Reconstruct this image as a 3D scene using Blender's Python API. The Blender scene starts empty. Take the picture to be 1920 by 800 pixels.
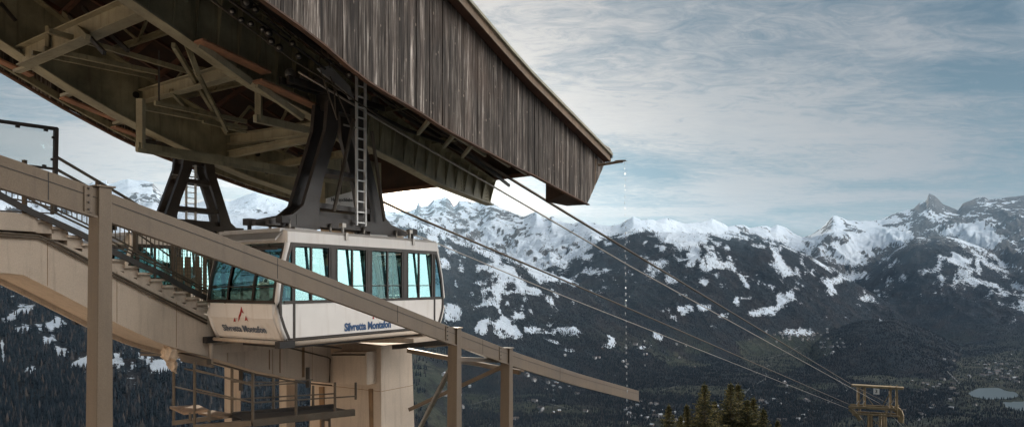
import bpy, math, random
import numpy as np
from mathutils import Vector, Matrix
random.seed(7); rng = np.random.default_rng(11)
S = bpy.context.scene
COL = S.collection
F = 1280.0; HY = 530.0; CX = 960.0
A = math.radians(32.0); CA = math.cos(A); SA = math.sin(A)
DV = Vector((SA, CA, 0)); PV = Vector((CA, -SA, 0))

# ---------------------------------------------------------------- coordinates
def W(d, s, z): return Vector((d*SA + s*CA, d*CA - s*SA, z))       # station frame: along the ropes, across them, up
def PS(px, py, s):                                                   # (d, z) on the upright plane at offset s
    u = (px-CX)/F; t = s/(u*CA-SA)
    return (u*t*SA + t*CA, (HY-py)/F*t)
def L(px, py, s):
    d, z = PS(px, py, s); return W(d, s, z)
def Q(px, py, t): return Vector(((px-CX)/F*t, t, (HY-py)/F*t))

# ---------------------------------------------------------------- materials
def new_mat(name):
    m = bpy.data.materials.new(name); m.use_nodes = True
    nt = m.node_tree; b = nt.nodes['Principled BSDF']
    return m, nt, b
def node(nt, typ, **kw):
    n = nt.nodes.new(typ)
    for k, v in kw.items():
        if k in n.inputs: n.inputs[k].default_value = v
        else: setattr(n, k, v)
    return n
def ramp(nt, fac, stops):
    r = nt.nodes.new('ShaderNodeValToRGB'); e = r.color_ramp.elements
    while len(e) < len(stops): e.new(0.5)
    for el, (p, c) in zip(e, stops):
        el.position = p; el.color = c if len(c) == 4 else (*c, 1)
    nt.links.new(fac, r.inputs[0]); return r.outputs[0]
def mixc(nt, fac, a, b, mode='MIX'):
    m = nt.nodes.new('ShaderNodeMix'); m.data_type = 'RGBA'; m.blend_type = mode
    for inp, v in ((m.inputs[0], fac), (m.inputs[6], a), (m.inputs[7], b)):
        if isinstance(v, (int, float)): inp.default_value = v
        elif isinstance(v, tuple): inp.default_value = (*v, 1) if len(v) == 3 else v
        else: nt.links.new(v, inp)
    return m.outputs[2]
def mapped(nt, scale=(1,1,1), rot=(0,0,0), src='Object'):
    tc = nt.nodes.new('ShaderNodeTexCoord'); mp = nt.nodes.new('ShaderNodeMapping')
    mp.inputs['Scale'].default_value = scale; mp.inputs['Rotation'].default_value = rot
    nt.links.new(tc.outputs[src], mp.inputs[0]); return mp.outputs[0]
def noise(nt, vec, scale, detail=4, rough=.55, dist=0):
    n = nt.nodes.new('ShaderNodeTexNoise'); n.inputs['Scale'].default_value = scale
    n.inputs['Detail'].default_value = detail; n.inputs['Roughness'].default_value = rough
    n.inputs['Distortion'].default_value = dist
    nt.links.new(vec, n.inputs['Vector']); return n.outputs[0]
def bump(nt, b, h, strength, dist):
    n = nt.nodes.new('ShaderNodeBump'); n.inputs['Strength'].default_value = strength
    n.inputs['Distance'].default_value = dist
    nt.links.new(h, n.inputs['Height']); nt.links.new(n.outputs[0], b.inputs['Normal'])
def surf(name, c, rough=.6, metal=0, var=.25, scale=1.5, dirt=None, dirt_amt=.35, streak=True, fine=.1, bmp=.15):
    """painted / weathered surface: broad tone changes, fine grain and run-off streaks"""
    m, nt, b = new_mat(name)
    o = mapped(nt)
    n1 = noise(nt, o, scale, 5)
    lo = tuple(v*(1-var) for v in c); hi = tuple(min(1, v*(1+var)) for v in c)
    col = ramp(nt, n1, [(.3, lo), (.7, hi)])
    n3 = noise(nt, o, 60, 3)
    col = mixc(nt, fine, col, ramp(nt, n3, [(.35, (0,0,0)), (.65, (1,1,1))]), 'OVERLAY')
    if dirt:
        v = mapped(nt, (3.2, 3.2, .25) if streak else (1,1,1))
        n2 = noise(nt, v, 2.2, 6, .62)
        f = ramp(nt, n2, [(.51, (0,0,0)), (.72, (dirt_amt,)*3)])
        col = mixc(nt, f, col, dirt)
    nt.links.new(col, b.inputs['Base Color'])
    b.inputs['Metallic'].default_value = metal
    r = ramp(nt, n1, [(.3, (rough*.85,)*3), (.7, (min(1, rough*1.15),)*3)])
    nt.links.new(r, b.inputs['Roughness'])
    if bmp: bump(nt, b, n3, bmp, .01)
    return m

M = {}
M['tan'] = surf('tan_painted_steel', (.165,.12,.08), .42, 0, .16, .8, (.10,.075,.055), .4)
M['olive'] = surf('olive_grey_painted_steel', (.23,.21,.135), .55, 0, .45, 1.3, (.07,.05,.03), .6)
M['olive_light'] = surf('pale_olive_painted_steel', (.31,.285,.20), .5, 0, .3, 1.3, (.13,.10,.06), .5)
M['dark_steel'] = surf('dark_weathered_steel', (.045,.042,.04), .5, .4, .4, 2, (.12,.07,.04), .3)
M['hanger'] = surf('dark_brown_painted_steel', (.045,.037,.033), .42, .1, .3, 2, (.03,.025,.02), .5)
M['steel'] = surf('galvanised_steel', (.38,.36,.33), .45, .75, .25, 4, (.2,.14,.09), .3)
M['alu'] = surf('aluminium', (.78,.77,.75), .4, .25, .08, 4)
M['rail'] = surf('weathered_handrail_steel', (.12,.10,.078), .55, .3, .3, 3, (.13,.08,.05), .4)
M['concrete'] = surf('painted_concrete', (.56,.47,.385), .85, 0, .13, .9, (.24,.19,.15), .38, True, .1, .12)
M['rust_stain'] = surf('rust_stained_concrete', (.25,.16,.09), .85, 0, .3, 3, (.1,.06,.04), .6)
M['white'] = surf('white_cabin_paint', (.88,.84,.80), .35, 0, .06, 1, (.45,.36,.28), .22)
M['grey_roof'] = surf('grey_metal_sheet', (.42,.41,.40), .4, .4, .15, 2, (.25,.2,.16), .3)
M['black'] = surf('black_rubber', (.018,.016,.016), .55, 0, .3, 5)
M['frame'] = surf('dark_bronze_window_frame', (.045,.036,.03), .4, .2, .3, 3)
M['plank'] = surf('reddish_walkway_plank', (.30,.155,.09), .75, 0, .3, 3, (.1,.05,.03), .5)
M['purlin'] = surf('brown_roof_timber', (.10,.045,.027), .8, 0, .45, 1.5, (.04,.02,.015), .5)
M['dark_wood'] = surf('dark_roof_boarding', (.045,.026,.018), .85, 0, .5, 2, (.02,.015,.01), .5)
M['fascia'] = surf('weathered_fascia_board', (.27,.19,.13), .75, 0, .3, 3, (.1,.06,.04), .5)
M['trim_red'] = surf('reddish_edge_board', (.11,.055,.032), .7, 0, .35, 3, (.08,.04,.02), .5)
M['cloth'] = surf('crumpled_wrapping_sheet', (.60,.47,.35), .7, 0, .25, 6)
M['rope'] = surf('oiled_wire_rope', (.10,.075,.055), .45, .6, .3, 8)
M['rope_light'] = surf('bright_wire_rope', (.38,.34,.30), .4, .7, .2, 8)
M['yellow_steel'] = surf('ochre_painted_steel', (.21,.155,.08), .6, 0, .4, .6, (.15,.08,.04), .5)
M['signwhite'] = surf('white_sign_sheet', (.72,.69,.65), .4, 0, .05, 2)
M['blue_text'] = surf('blue_lettering', (.022,.085,.22), .4, 0, .05, 2)
M['grey_text'] = surf('grey_blue_lettering', (.12,.15,.20), .5, 0, .1, 2)
M['red_logo'] = surf('red_logo_film', (.40,.03,.03), .45, 0, .1, 2)
M['ink'] = surf('black_ink', (.02,.02,.02), .5, 0, .1, 2)
M['bounce_wall'] = surf('pale_bounce_wall', (.52,.50,.47), .85, 0, .1, .5)  # pale colour of the unseen rear block, chosen for neutral bounce light
M['seat'] = surf('interior_grey', (.35,.35,.36), .6, 0, .1, 2)

def wood_mat():
    m, nt, b = new_mat('weathered_vertical_boards')
    at = nt.nodes.new('ShaderNodeAttribute'); at.attribute_name = 'tone'
    v = mapped(nt, (14, 14, .55)); n1 = noise(nt, v, 1.6, 8, .68, .4)
    v2 = mapped(nt, (60, 60, 1.2)); n2 = noise(nt, v2, 1.0, 5, .6)
    c = ramp(nt, n1, [(.32,(.013,.010,.009)), (.44,(.046,.036,.031)), (.55,(.115,.098,.086)), (.68,(.38,.35,.325))])
    c = mixc(nt, .5, c, ramp(nt, n2, [(.3,(.1,.1,.1)), (.7,(.9,.9,.9))]), 'OVERLAY')
    tone = ramp(nt, at.outputs['Fac'], [(0,(.30,.26,.24)), (.5,(1.0,.95,.9)), (1,(2.5,2.45,2.4))])
    c = mixc(nt, 1.0, c, tone, 'MULTIPLY')
    br = noise(nt, mapped(nt, (.5,.5,.35)), 1.2, 3)
    c = mixc(nt, ramp(nt, br, [(.50,(0,0,0)), (.74,(.45,.45,.45))]), c, (.085,.045,.026))
    vo = nt.nodes.new('ShaderNodeTexVoronoi'); vo.inputs['Scale'].default_value = 1.0; vo.inputs['Randomness'].default_value = 1
    nt.links.new(mapped(nt, (7.5, 7.5, 3.4)), vo.inputs['Vector'])
    kn = ramp(nt, vo.outputs['Distance'], [(.08,(1,1,1)), (.16,(0,0,0))])
    kn = mixc(nt, 1.0, kn, ramp(nt, noise(nt, mapped(nt, (3,3,2)), 1.7, 2), [(.48,(0,0,0)), (.6,(.9,.9,.9))]), 'MULTIPLY')
    c = mixc(nt, kn, c, (.44,.35,.28))
    nt.links.new(c, b.inputs['Base Color']); b.inputs['Roughness'].default_value = .8
    bump(nt, b, n1, .5, .02)
    return m
M['boards'] = wood_mat()

def glass_mat(name, tint, spec=.35):
    m = bpy.data.materials.new(name); m.use_nodes = True; nt = m.node_tree
    nt.nodes.clear(); out = nt.nodes.new('ShaderNodeOutputMaterial')
    tr = node(nt, 'ShaderNodeBsdfTransparent'); tr.inputs[0].default_value = (*tint, 1)
    gl = node(nt, 'ShaderNodeBsdfGlossy'); gl.inputs['Color'].default_value = (.33,.57,.58,1); gl.inputs['Roughness'].default_value = .03
    o = mapped(nt); n = noise(nt, o, 1.3, 3)
    bp = nt.nodes.new('ShaderNodeBump'); bp.inputs['Strength'].default_value = .10; bp.inputs['Distance'].default_value = .05
    nt.links.new(n, bp.inputs['Height']); nt.links.new(bp.outputs[0], gl.inputs['Normal'])
    fr = node(nt, 'ShaderNodeFresnel', IOR=1.5)
    mt = nt.nodes.new('ShaderNodeMath'); mt.operation = 'ADD'; mt.inputs[1].default_value = spec
    nt.links.new(fr.outputs[0], mt.inputs[0])
    mx = nt.nodes.new('ShaderNodeMixShader'); nt.links.new(mt.outputs[0], mx.inputs[0])
    nt.links.new(tr.outputs[0], mx.inputs[1]); nt.links.new(gl.outputs[0], mx.inputs[2])
    nt.links.new(mx.outputs[0], out.inputs[0]); return m
M['glass'] = glass_mat('tinted_cabin_glass', (.62,.92,.90), .42)
M['glass_bright'] = glass_mat('mirroring_cabin_glass', (.62,.92,.90), .62)
M['glass_clear'] = glass_mat('clear_cabin_glass', (.70,.80,.80), .08)
M['clear'] = glass_mat('clear_screen_glass', (.93,.95,.95), .02)

# ---------------------------------------------------------------- mesh building
WORLD = {}
class MB:
    """collects faces in world (or thing-local) coordinates, then links them as one object"""
    def __init__(s): s.v = []; s.f = []; s.t = []
    def add(s, vs, fs, tone=.5):
        n = len(s.v); s.v += [tuple(v) for v in vs]; s.f += [tuple(i+n for i in f) for f in fs]; s.t += [tone]*len(vs); return s
    def hexa(s, p, tone=.5):                # p: 4 bottom + 4 top corners
        return s.add(p, [(3,2,1,0),(4,5,6,7),(0,1,5,4),(1,2,6,5),(2,3,7,6),(3,0,4,7)], tone)
    def box(s, c, sz, ax=None, tone=.5):
        c = Vector(c); X, Y, Z = ax or (Vector((1,0,0)), Vector((0,1,0)), Vector((0,0,1)))
        hx, hy, hz = (X*sz[0]/2, Y*sz[1]/2, Z*sz[2]/2)
        return s.hexa([c-hx-hy-hz, c+hx-hy-hz, c+hx+hy-hz, c-hx+hy-hz, c-hx-hy+hz, c+hx-hy+hz, c+hx+hy+hz, c-hx+hy+hz], tone)
    def bar(s, p, q, w, h, up=(0,0,1)):      # rectangular bar, w across, h along up
        p = Vector(p); q = Vector(q); d = (q-p).normalized(); up = Vector(up)
        a = d.cross(up)
        if a.length < 1e-4: a = d.cross(Vector((1,0,0)))
        a.normalize(); b = a.cross(d).normalized(); a = a*w/2; b = b*h/2
        return s.hexa([p-a-b, p+a-b, p+a+b, p-a+b, q-a-b, q+a-b, q+a+b, q-a+b])
    def ibeam(s, p, q, w, h, t=.03, up=(0,0,1)):
        p = Vector(p); q = Vector(q); d = (q-p).normalized(); up = Vector(up)
        a = d.cross(up).normalized(); b = a.cross(d).normalized()
        o = b*(h/2-t/2)
        s.bar(p+o, q+o, w, t, up); s.bar(p-o, q-o, w, t, up); s.bar(p, q, t, h-2*t-.002, up); return s
    def chan(s, p, q, w, h, t=.02, side=1, up=(0,0,1)):
        p = Vector(p); q = Vector(q); d = (q-p).normalized(); a = d.cross(Vector(up)).normalized(); b = a.cross(d).normalized()
        o = b*(h/2-t/2); c = a*side*w/2
        s.bar(p+o, q+o, w, t, up); s.bar(p-o, q-o, w, t, up); s.bar(p+c*.9, q+c*.9, t, h-2*t-.002, up); return s
    def tube(s, pts, r, n=8, caps=True):
        pts = [Vector(p) for p in pts]; base = len(s.v); N = len(pts); up = Vector((0,0,1))
        for i, p in enumerate(pts):
            d = (pts[min(i+1,N-1)]-pts[max(i-1,0)]).normalized()
            a = d.cross(up)
            if a.length < .02: a = d.cross(Vector((1,.2,0)))
            a.normalize(); b = a.cross(d).normalized()
            rr = r[i] if isinstance(r, (list,tuple)) else r
            for k in range(n):
                an = 2*math.pi*k/n; s.v.append(tuple(p + a*math.cos(an)*rr + b*math.sin(an)*rr)); s.t.append(.5)
        for i in range(N-1):
            for k in range(n):
                k2 = (k+1) % n
                s.f.append((base+i*n+k, base+i*n+k2, base+(i+1)*n+k2, base+(i+1)*n+k))
        if caps:
            s.f.append(tuple(base+k for k in reversed(range(n)))); s.f.append(tuple(base+(N-1)*n+k for k in range(n)))
        return s
    def disc(s, c, axis, r, th, n=20):
        c = Vector(c); ax = Vector(axis).normalized(); return s.tube([c-ax*th/2, c+ax*th/2], r, n)
    def strip(s, bot, top, off, tone=.5):
        """slab between two polylines (world points), extruded by vector off"""
        n = len(bot); off = Vector(off); vs = [Vector(p) for p in bot]+[Vector(p) for p in top]
        vs += [v+off for v in vs]; fs = []
        for i in range(n-1):
            fs += [(i,i+1,n+i+1,n+i), (2*n+i+1,2*n+i,3*n+i,3*n+i+1), (i+1,i,2*n+i,2*n+i+1), (n+i,n+i+1,3*n+i+1,3*n+i)]
        fs += [(0,n,3*n,2*n), (n-1,3*n-1,4*n-1,2*n-1)]
        return s.add(vs, fs, tone)
    def poly(s, pts, off):
        n = len(pts); off = Vector(off); vs = [Vector(p) for p in pts]; vs += [v+off for v in vs]
        return s.add(vs, [tuple(range(n)), tuple(reversed(range(n,2*n)))]+[(i,(i+1)%n,n+(i+1)%n,n+i)[::-1] for i in range(n)])
    def build(s, name, mat, parent=None, smooth=False, bevel=0, loc=None):
        o0 = WORLD.get(parent.name, Vector((0,0,0))) if parent else Vector((0,0,0))
        if loc is not None: o0 = Vector(loc)
        me = bpy.data.meshes.new(name)
        me.from_pydata([(v[0]-o0[0], v[1]-o0[1], v[2]-o0[2]) for v in s.v], [], s.f)
        a = me.attributes.new('tone', 'FLOAT', 'POINT'); a.data.foreach_set('value', s.t)
        me.materials.append(M[mat] if isinstance(mat, str) else mat)
        o = bpy.data.objects.new(name, me); COL.objects.link(o)
        if parent: o.parent = parent; WORLD[o.name] = o0
        elif loc is not None: o.location = loc; WORLD[o.name] = o0
        if smooth:
            for p in me.polygons: p.use_smooth = True
        if bevel:
            bv = o.modifiers.new('bevel', 'BEVEL'); bv.width = bevel; bv.segments = 2; bv.limit_method = 'ANGLE'
        return o
def tag(o, label=None, cat=None, group=None, kind=None):
    if label: o['label'] = label
    if cat: o['category'] = cat
    if group: o['group'] = group
    if kind: o['kind'] = kind
    return o
def empty(name, loc, rz=0):
    o = bpy.data.objects.new(name, None); COL.objects.link(o); o.location = loc; o.rotation_euler = (0,0,rz)
    o.empty_display_size = .2
    WORLD[o.name] = Vector(loc) if rz == 0 else Vector((0,0,0)); return o
def copy_tree(o, parent=None):
    c = o.copy(); COL.objects.link(c); c.parent = parent
    for ch in list(o.children): copy_tree(ch, c)
    return c
def text_obj(name, body, size, mat, parent, loc, rot, bold=.0, extrude=.004, scale=(1,1,1)):
    cu = bpy.data.curves.new(name+'_c', 'FONT'); cu.body = body; cu.size = size; cu.extrude = extrude; cu.offset = bold
    cu.align_x = 'CENTER'; cu.align_y = 'CENTER'; cu.resolution_u = 3
    t = bpy.data.objects.new('tmp', cu); COL.objects.link(t)
    dg = bpy.context.evaluated_depsgraph_get(); me = bpy.data.meshes.new_from_object(t.evaluated_get(dg))
    bpy.data.objects.remove(t); me.materials.clear(); me.materials.append(M[mat])
    o = bpy.data.objects.new(name, me); COL.objects.link(o); o.parent = parent; o.location = loc; o.rotation_euler = rot; o.scale = scale
    return o
def lerp_curve(pts, n):
    xs = np.array([p[0] for p in pts], float); ys = np.array([p[1] for p in pts], float)
    X = np.linspace(xs[0], xs[-1], n); return X, np.interp(X, xs, ys)
# ================================================================ camera, sky, light
cam = bpy.data.cameras.new('camera'); co = bpy.data.objects.new('camera', cam); COL.objects.link(co)
co.location = (0,0,0); co.rotation_euler = (math.radians(90), 0, 0)
cam.sensor_fit = 'HORIZONTAL'; cam.sensor_width = 36; cam.lens = 36*F/1920
cam.shift_y = (HY-400)/1920*1.0
cam.clip_start = .1; cam.clip_end = 80000
S.camera = co
SUN_AZ = math.atan2(764-CX, F); SUN_EL = math.atan2((HY-370)/F*math.cos(SUN_AZ), 1)
sd = Vector((math.sin(SUN_AZ)*math.cos(SUN_EL), math.cos(SUN_AZ)*math.cos(SUN_EL), math.sin(SUN_EL)))
wd = bpy.data.worlds.new('World'); S.world = wd; wd.use_nodes = True; nt = wd.node_tree
bg = nt.nodes['Background']
sky = nt.nodes.new('ShaderNodeTexSky'); sky.sky_type = 'NISHITA'; sky.sun_disc = False
sky.sun_elevation = SUN_EL; sky.sun_rotation = SUN_AZ; sky.altitude = 1300; sky.air_density = 1.0; sky.dust_density = .6; sky.ozone_density = 2.0
tc = nt.nodes.new('ShaderNodeTexCoord'); sp = nt.nodes.new('ShaderNodeSeparateXYZ'); nt.links.new(tc.outputs['Generated'], sp.inputs[0])
def mth(op, a, b=None, clamp=False):
    n = nt.nodes.new('ShaderNodeMath'); n.operation = op; n.use_clamp = clamp
    for i, v in enumerate((a, b)):
        if v is None: continue
        if isinstance(v, (int, float)): n.inputs[i].default_value = v
        else: nt.links.new(v, n.inputs[i])
    return n.outputs[0]
zz = mth('ADD', mth('MAXIMUM', sp.outputs[2], 0.0), .10)
cmb = nt.nodes.new('ShaderNodeCombineXYZ')
nt.links.new(mth('DIVIDE', sp.outputs[0], zz), cmb.inputs[0]); nt.links.new(mth('DIVIDE', sp.outputs[1], zz), cmb.inputs[1])
def cl(scale, rot, sc, det, rough, dist, loc=(0,0,0)):
    mp = nt.nodes.new('ShaderNodeMapping'); mp.inputs['Scale'].default_value = scale; mp.inputs['Rotation'].default_value = (0,0,math.radians(rot)); mp.inputs['Location'].default_value = loc
    nt.links.new(cmb.outputs[0], mp.inputs[0]); return noise(nt, mp.outputs[0], sc, det, rough, dist)
streak = cl((.62,1.0,1), -28, .95, 9, .58, 1.3, (3.1,1.7,0))
fine = cl((1.0,2.0,1), -20, 4.6, 8, .70, 2.2)
broad = cl((.8,1,1), 0, .42, 3, .5, .4, (5.3,2.2,0))
dens = mth('ADD', mth('MULTIPLY', streak, .66), mth('MULTIPLY', fine, .34))
dens = mth('ADD', dens, mth('MULTIPLY', mth('SUBTRACT', broad, .5), .75))
d3 = nt.nodes.new('ShaderNodeVectorMath'); d3.operation = 'DOT_PRODUCT'; nt.links.new(tc.outputs['Generated'], d3.inputs[0]); d3.inputs[1].default_value = Vector((.20,1,.24)).normalized()
dens = mth('ADD', dens, mth('MULTIPLY', ramp(nt, d3.outputs['Value'], [(.88,(0,0,0)), (.985,(1,1,1))]), .06))
mask = ramp(nt, dens, [(.40,(.04,.04,.04)), (.51,(.42,.42,.42)), (.60,(.85,.85,.85)), (.72,(1,1,1))])
# blue-grey sky behind thin cirrus
base = mixc(nt, 1.0, sky.outputs[0], (.06,.06,.06), 'MULTIPLY')
elev = ramp(nt, sp.outputs[2], [(0,(.14,.18,.19)), (.10,(.10,.16,.185)), (.30,(.065,.105,.135)), (1,(.035,.07,.11))])
base = mixc(nt, .85, base, elev)
dt = nt.nodes.new('ShaderNodeVectorMath'); dt.operation = 'DOT_PRODUCT'; nt.links.new(tc.outputs['Generated'], dt.inputs[0]); dt.inputs[1].default_value = sd
dotv = mth('MAXIMUM', dt.outputs['Value'], 0.0)
ccol = ramp(nt, mth('ADD', mth('MULTIPLY', dt.outputs['Value'], .5), .5), [(0,(.17,.19,.21)), (.62,(.17,.19,.21)), (.86,(.205,.22,.235)), (.95,(.29,.285,.28)), (.985,(.42,.38,.345)), (1,(.62,.52,.43))])
# added bright patch of unseen sky behind the right shoulder, brightening the near faces
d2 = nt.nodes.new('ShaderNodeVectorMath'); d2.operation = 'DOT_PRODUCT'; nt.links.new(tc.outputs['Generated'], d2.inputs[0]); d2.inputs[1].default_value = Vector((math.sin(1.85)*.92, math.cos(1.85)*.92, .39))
sky_fill = ramp(nt, d2.outputs['Value'], [(.0,(0,0,0)), (.42,(.0,.0,.0)), (.66,(.95,.91,.85)), (.97,(2.8,2.62,2.40))])
col = mixc(nt, 1.0, mixc(nt, mask, base, ccol), sky_fill, 'ADD')
# circumsolar glow and the sun's own disc
g1 = mth('MULTIPLY', mth('POWER', dotv, 70.0), .34); g2 = mth('MULTIPLY', mth('POWER', dotv, 900.0), 3.0); g3 = mth('MULTIPLY', mth('POWER', dotv, 16000.0), 16.0)
g = mth('ADD', mth('ADD', g1, g2), g3)
gc = nt.nodes.new('ShaderNodeVectorMath'); gc.operation = 'SCALE'; gc.inputs[0].default_value = (1.0,.80,.58); nt.links.new(g, gc.inputs['Scale'])
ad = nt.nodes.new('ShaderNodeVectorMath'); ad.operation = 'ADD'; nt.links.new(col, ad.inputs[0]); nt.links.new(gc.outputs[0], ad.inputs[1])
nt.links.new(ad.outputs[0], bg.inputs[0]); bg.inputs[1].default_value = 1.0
wd.cycles.sampling_method = 'MANUAL'; wd.cycles.sample_map_resolution = 1024
sl = bpy.data.lights.new('sun', 'SUN'); sl.energy = 4.0; sl.angle = math.radians(.5); sl.color = (1.0,.84,.66)
so = bpy.data.objects.new('sun', sl); COL.objects.link(so); so.location = (0,0,60)
so.rotation_euler = sd.to_track_quat('Z', 'Y').to_euler()
S.view_settings.view_transform = 'Standard'; S.view_settings.look = 'None'; S.view_settings.gamma = 1; S.view_settings.exposure = .78
S.cycles.max_bounces = 8; S.cycles.transparent_max_bounces = 16; S.cycles.use_denoising = True

# ================================================================ terrain
def _hash(ix, iy, seed):
    h = (ix.astype(np.int64)*374761393 + iy.astype(np.int64)*668265263 + seed*1274126177) & 0xffffffff
    h = ((h ^ (h >> 13))*1274126177) & 0xffffffff
    return ((h ^ (h >> 16)) & 0xffff)/65535.0
def vnoise(x, y, seed=0):
    ix = np.floor(x); iy = np.floor(y); fx = x-ix; fy = y-iy
    fx = fx*fx*fx*(fx*(fx*6-15)+10); fy = fy*fy*fy*(fy*(fy*6-15)+10)
    a = _hash(ix,iy,seed); b = _hash(ix+1,iy,seed); c = _hash(ix,iy+1,seed); d = _hash(ix+1,iy+1,seed)
    return (a*(1-fx)+b*fx)*(1-fy)+(c*(1-fx)+d*fx)*fy
def fbm(x, y, oct=5, seed=0, gain=.5, ridged=False):
    s = 0; amp = 1; tot = 0
    for o in range(oct):
        cx, sx = math.cos(o*1.1+.4), math.sin(o*1.1+.4)
        n = vnoise(x*cx-y*sx+o*17.3, x*sx+y*cx-o*9.1, seed+o)
        if ridged: n = 1-np.abs(2*n-1); n = n*n
        s = s+n*amp; tot += amp; amp *= gain; x = x*2.03; y = y*2.03
    return s/tot
def smax(a, b, k):
    h = np.clip(.5+.5*(a-b)/k, 0, 1); return b*(1-h)+a*h+k*h*(1-h)
def ss(a, b, x):
    t = np.clip((x-a)/(b-a), 0, 1); return t*t*(3-2*t)
def pl(px, pts):
    return np.interp(px, [p[0] for p in pts], [p[1] for p in pts])
SKYLINE = [(-900,330),(-100,330),(0,318),(25,308),(40,301),(52,306),(70,318),(120,330),(165,345),(175,340),(200,338),(203,344),(212,343),(222,340),(240,336),(262,340),(286,341),(292,349),(312,366),(330,381),(345,382),(370,380),(395,372),(430,377),(440,374),(480,358),(520,362),(560,372),(600,380),(650,385),(700,392),(740,397),(765,396),(779,390),(785,375),(788,386),(803,384),(812,373),(828,372),(836,368),(845,377),(851,388),(856,384),(861,376),(875,377),(887,380),(900,378),(910,374),(925,380),(940,390),(960,398),(982,406),(1000,398),(1006,396),(1020,408),(1028,409),(1035,404),(1045,411),(1060,416),(1080,417),(1094,411),(1110,417),(1130,423),(1145,424),(1163,421),(1187,405),(1203,411),(1215,409),(1230,412),(1250,407),(1268,414),(1285,417),(1313,416),(1335,409),(1352,415),(1365,423),(1377,421),(1395,421),(1405,427),(1437,422),(1446,426),(1457,420),(1475,427),(1490,438),(1504,444),(1520,440),(1540,426),(1562,403),(1570,403),(1590,412),(1620,414),(1652,411),(1675,401),(1690,396),(1712,391),(1724,381),(1737,375),(1742,362),(1752,366),(1768,382),(1785,390),(1796,394),(1805,382),(1830,371),(1847,369),(1855,374),(1885,370),(1920,366),(2100,380),(2500,400),(3200,420)]
VALLEY = -650.0
_sx = np.arange(-900, 3200, 5.0); _sy = np.interp(_sx, [p[0] for p in SKYLINE], [p[1] for p in SKYLINE]); _k = np.exp(-.5*(np.arange(-30,31)*5/24.0)**2); _k /= _k.sum()
_ss = np.convolve(np.pad(_sy, 30, 'edge'), _k, 'valid')
def smooth_sky(px): return np.interp(px, _sx, _ss)
def ridge(px, Y, yc, Yc, Yf, p, back, foot=VALLEY):
    """one mountain flank: rises from the foot at Yf to its crest (seen at yc) at distance Yc"""
    if len(yc) > 60:
        tt = (Y-pl(px, Yf))/(pl(px, Yc)-pl(px, Yf)); k_ = ss(.80, .985, tt); yy = smooth_sky(px)*(1-k_)+pl(px, yc)*k_
    else: yy = pl(px, yc)
    zc = (HY-yy)/F*pl(px, Yc); Yc_ = pl(px, Yc); Yf_ = pl(px, Yf)
    t = (Y-Yf_)/(Yc_-Yf_)
    up = foot+(zc-foot)*np.clip(t,0,1)**p+np.clip(t,-1,0)*500
    dn = zc-(Y-Yc_)*back
    low = ss(60, -10, zc-foot)*900          # a ridge lower than its own foot is no ridge
    return np.where(Y < Yc_, up, dn)-low, np.clip((Y-Yf_)/(Yc_-Yf_), 0, 1.3)
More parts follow.
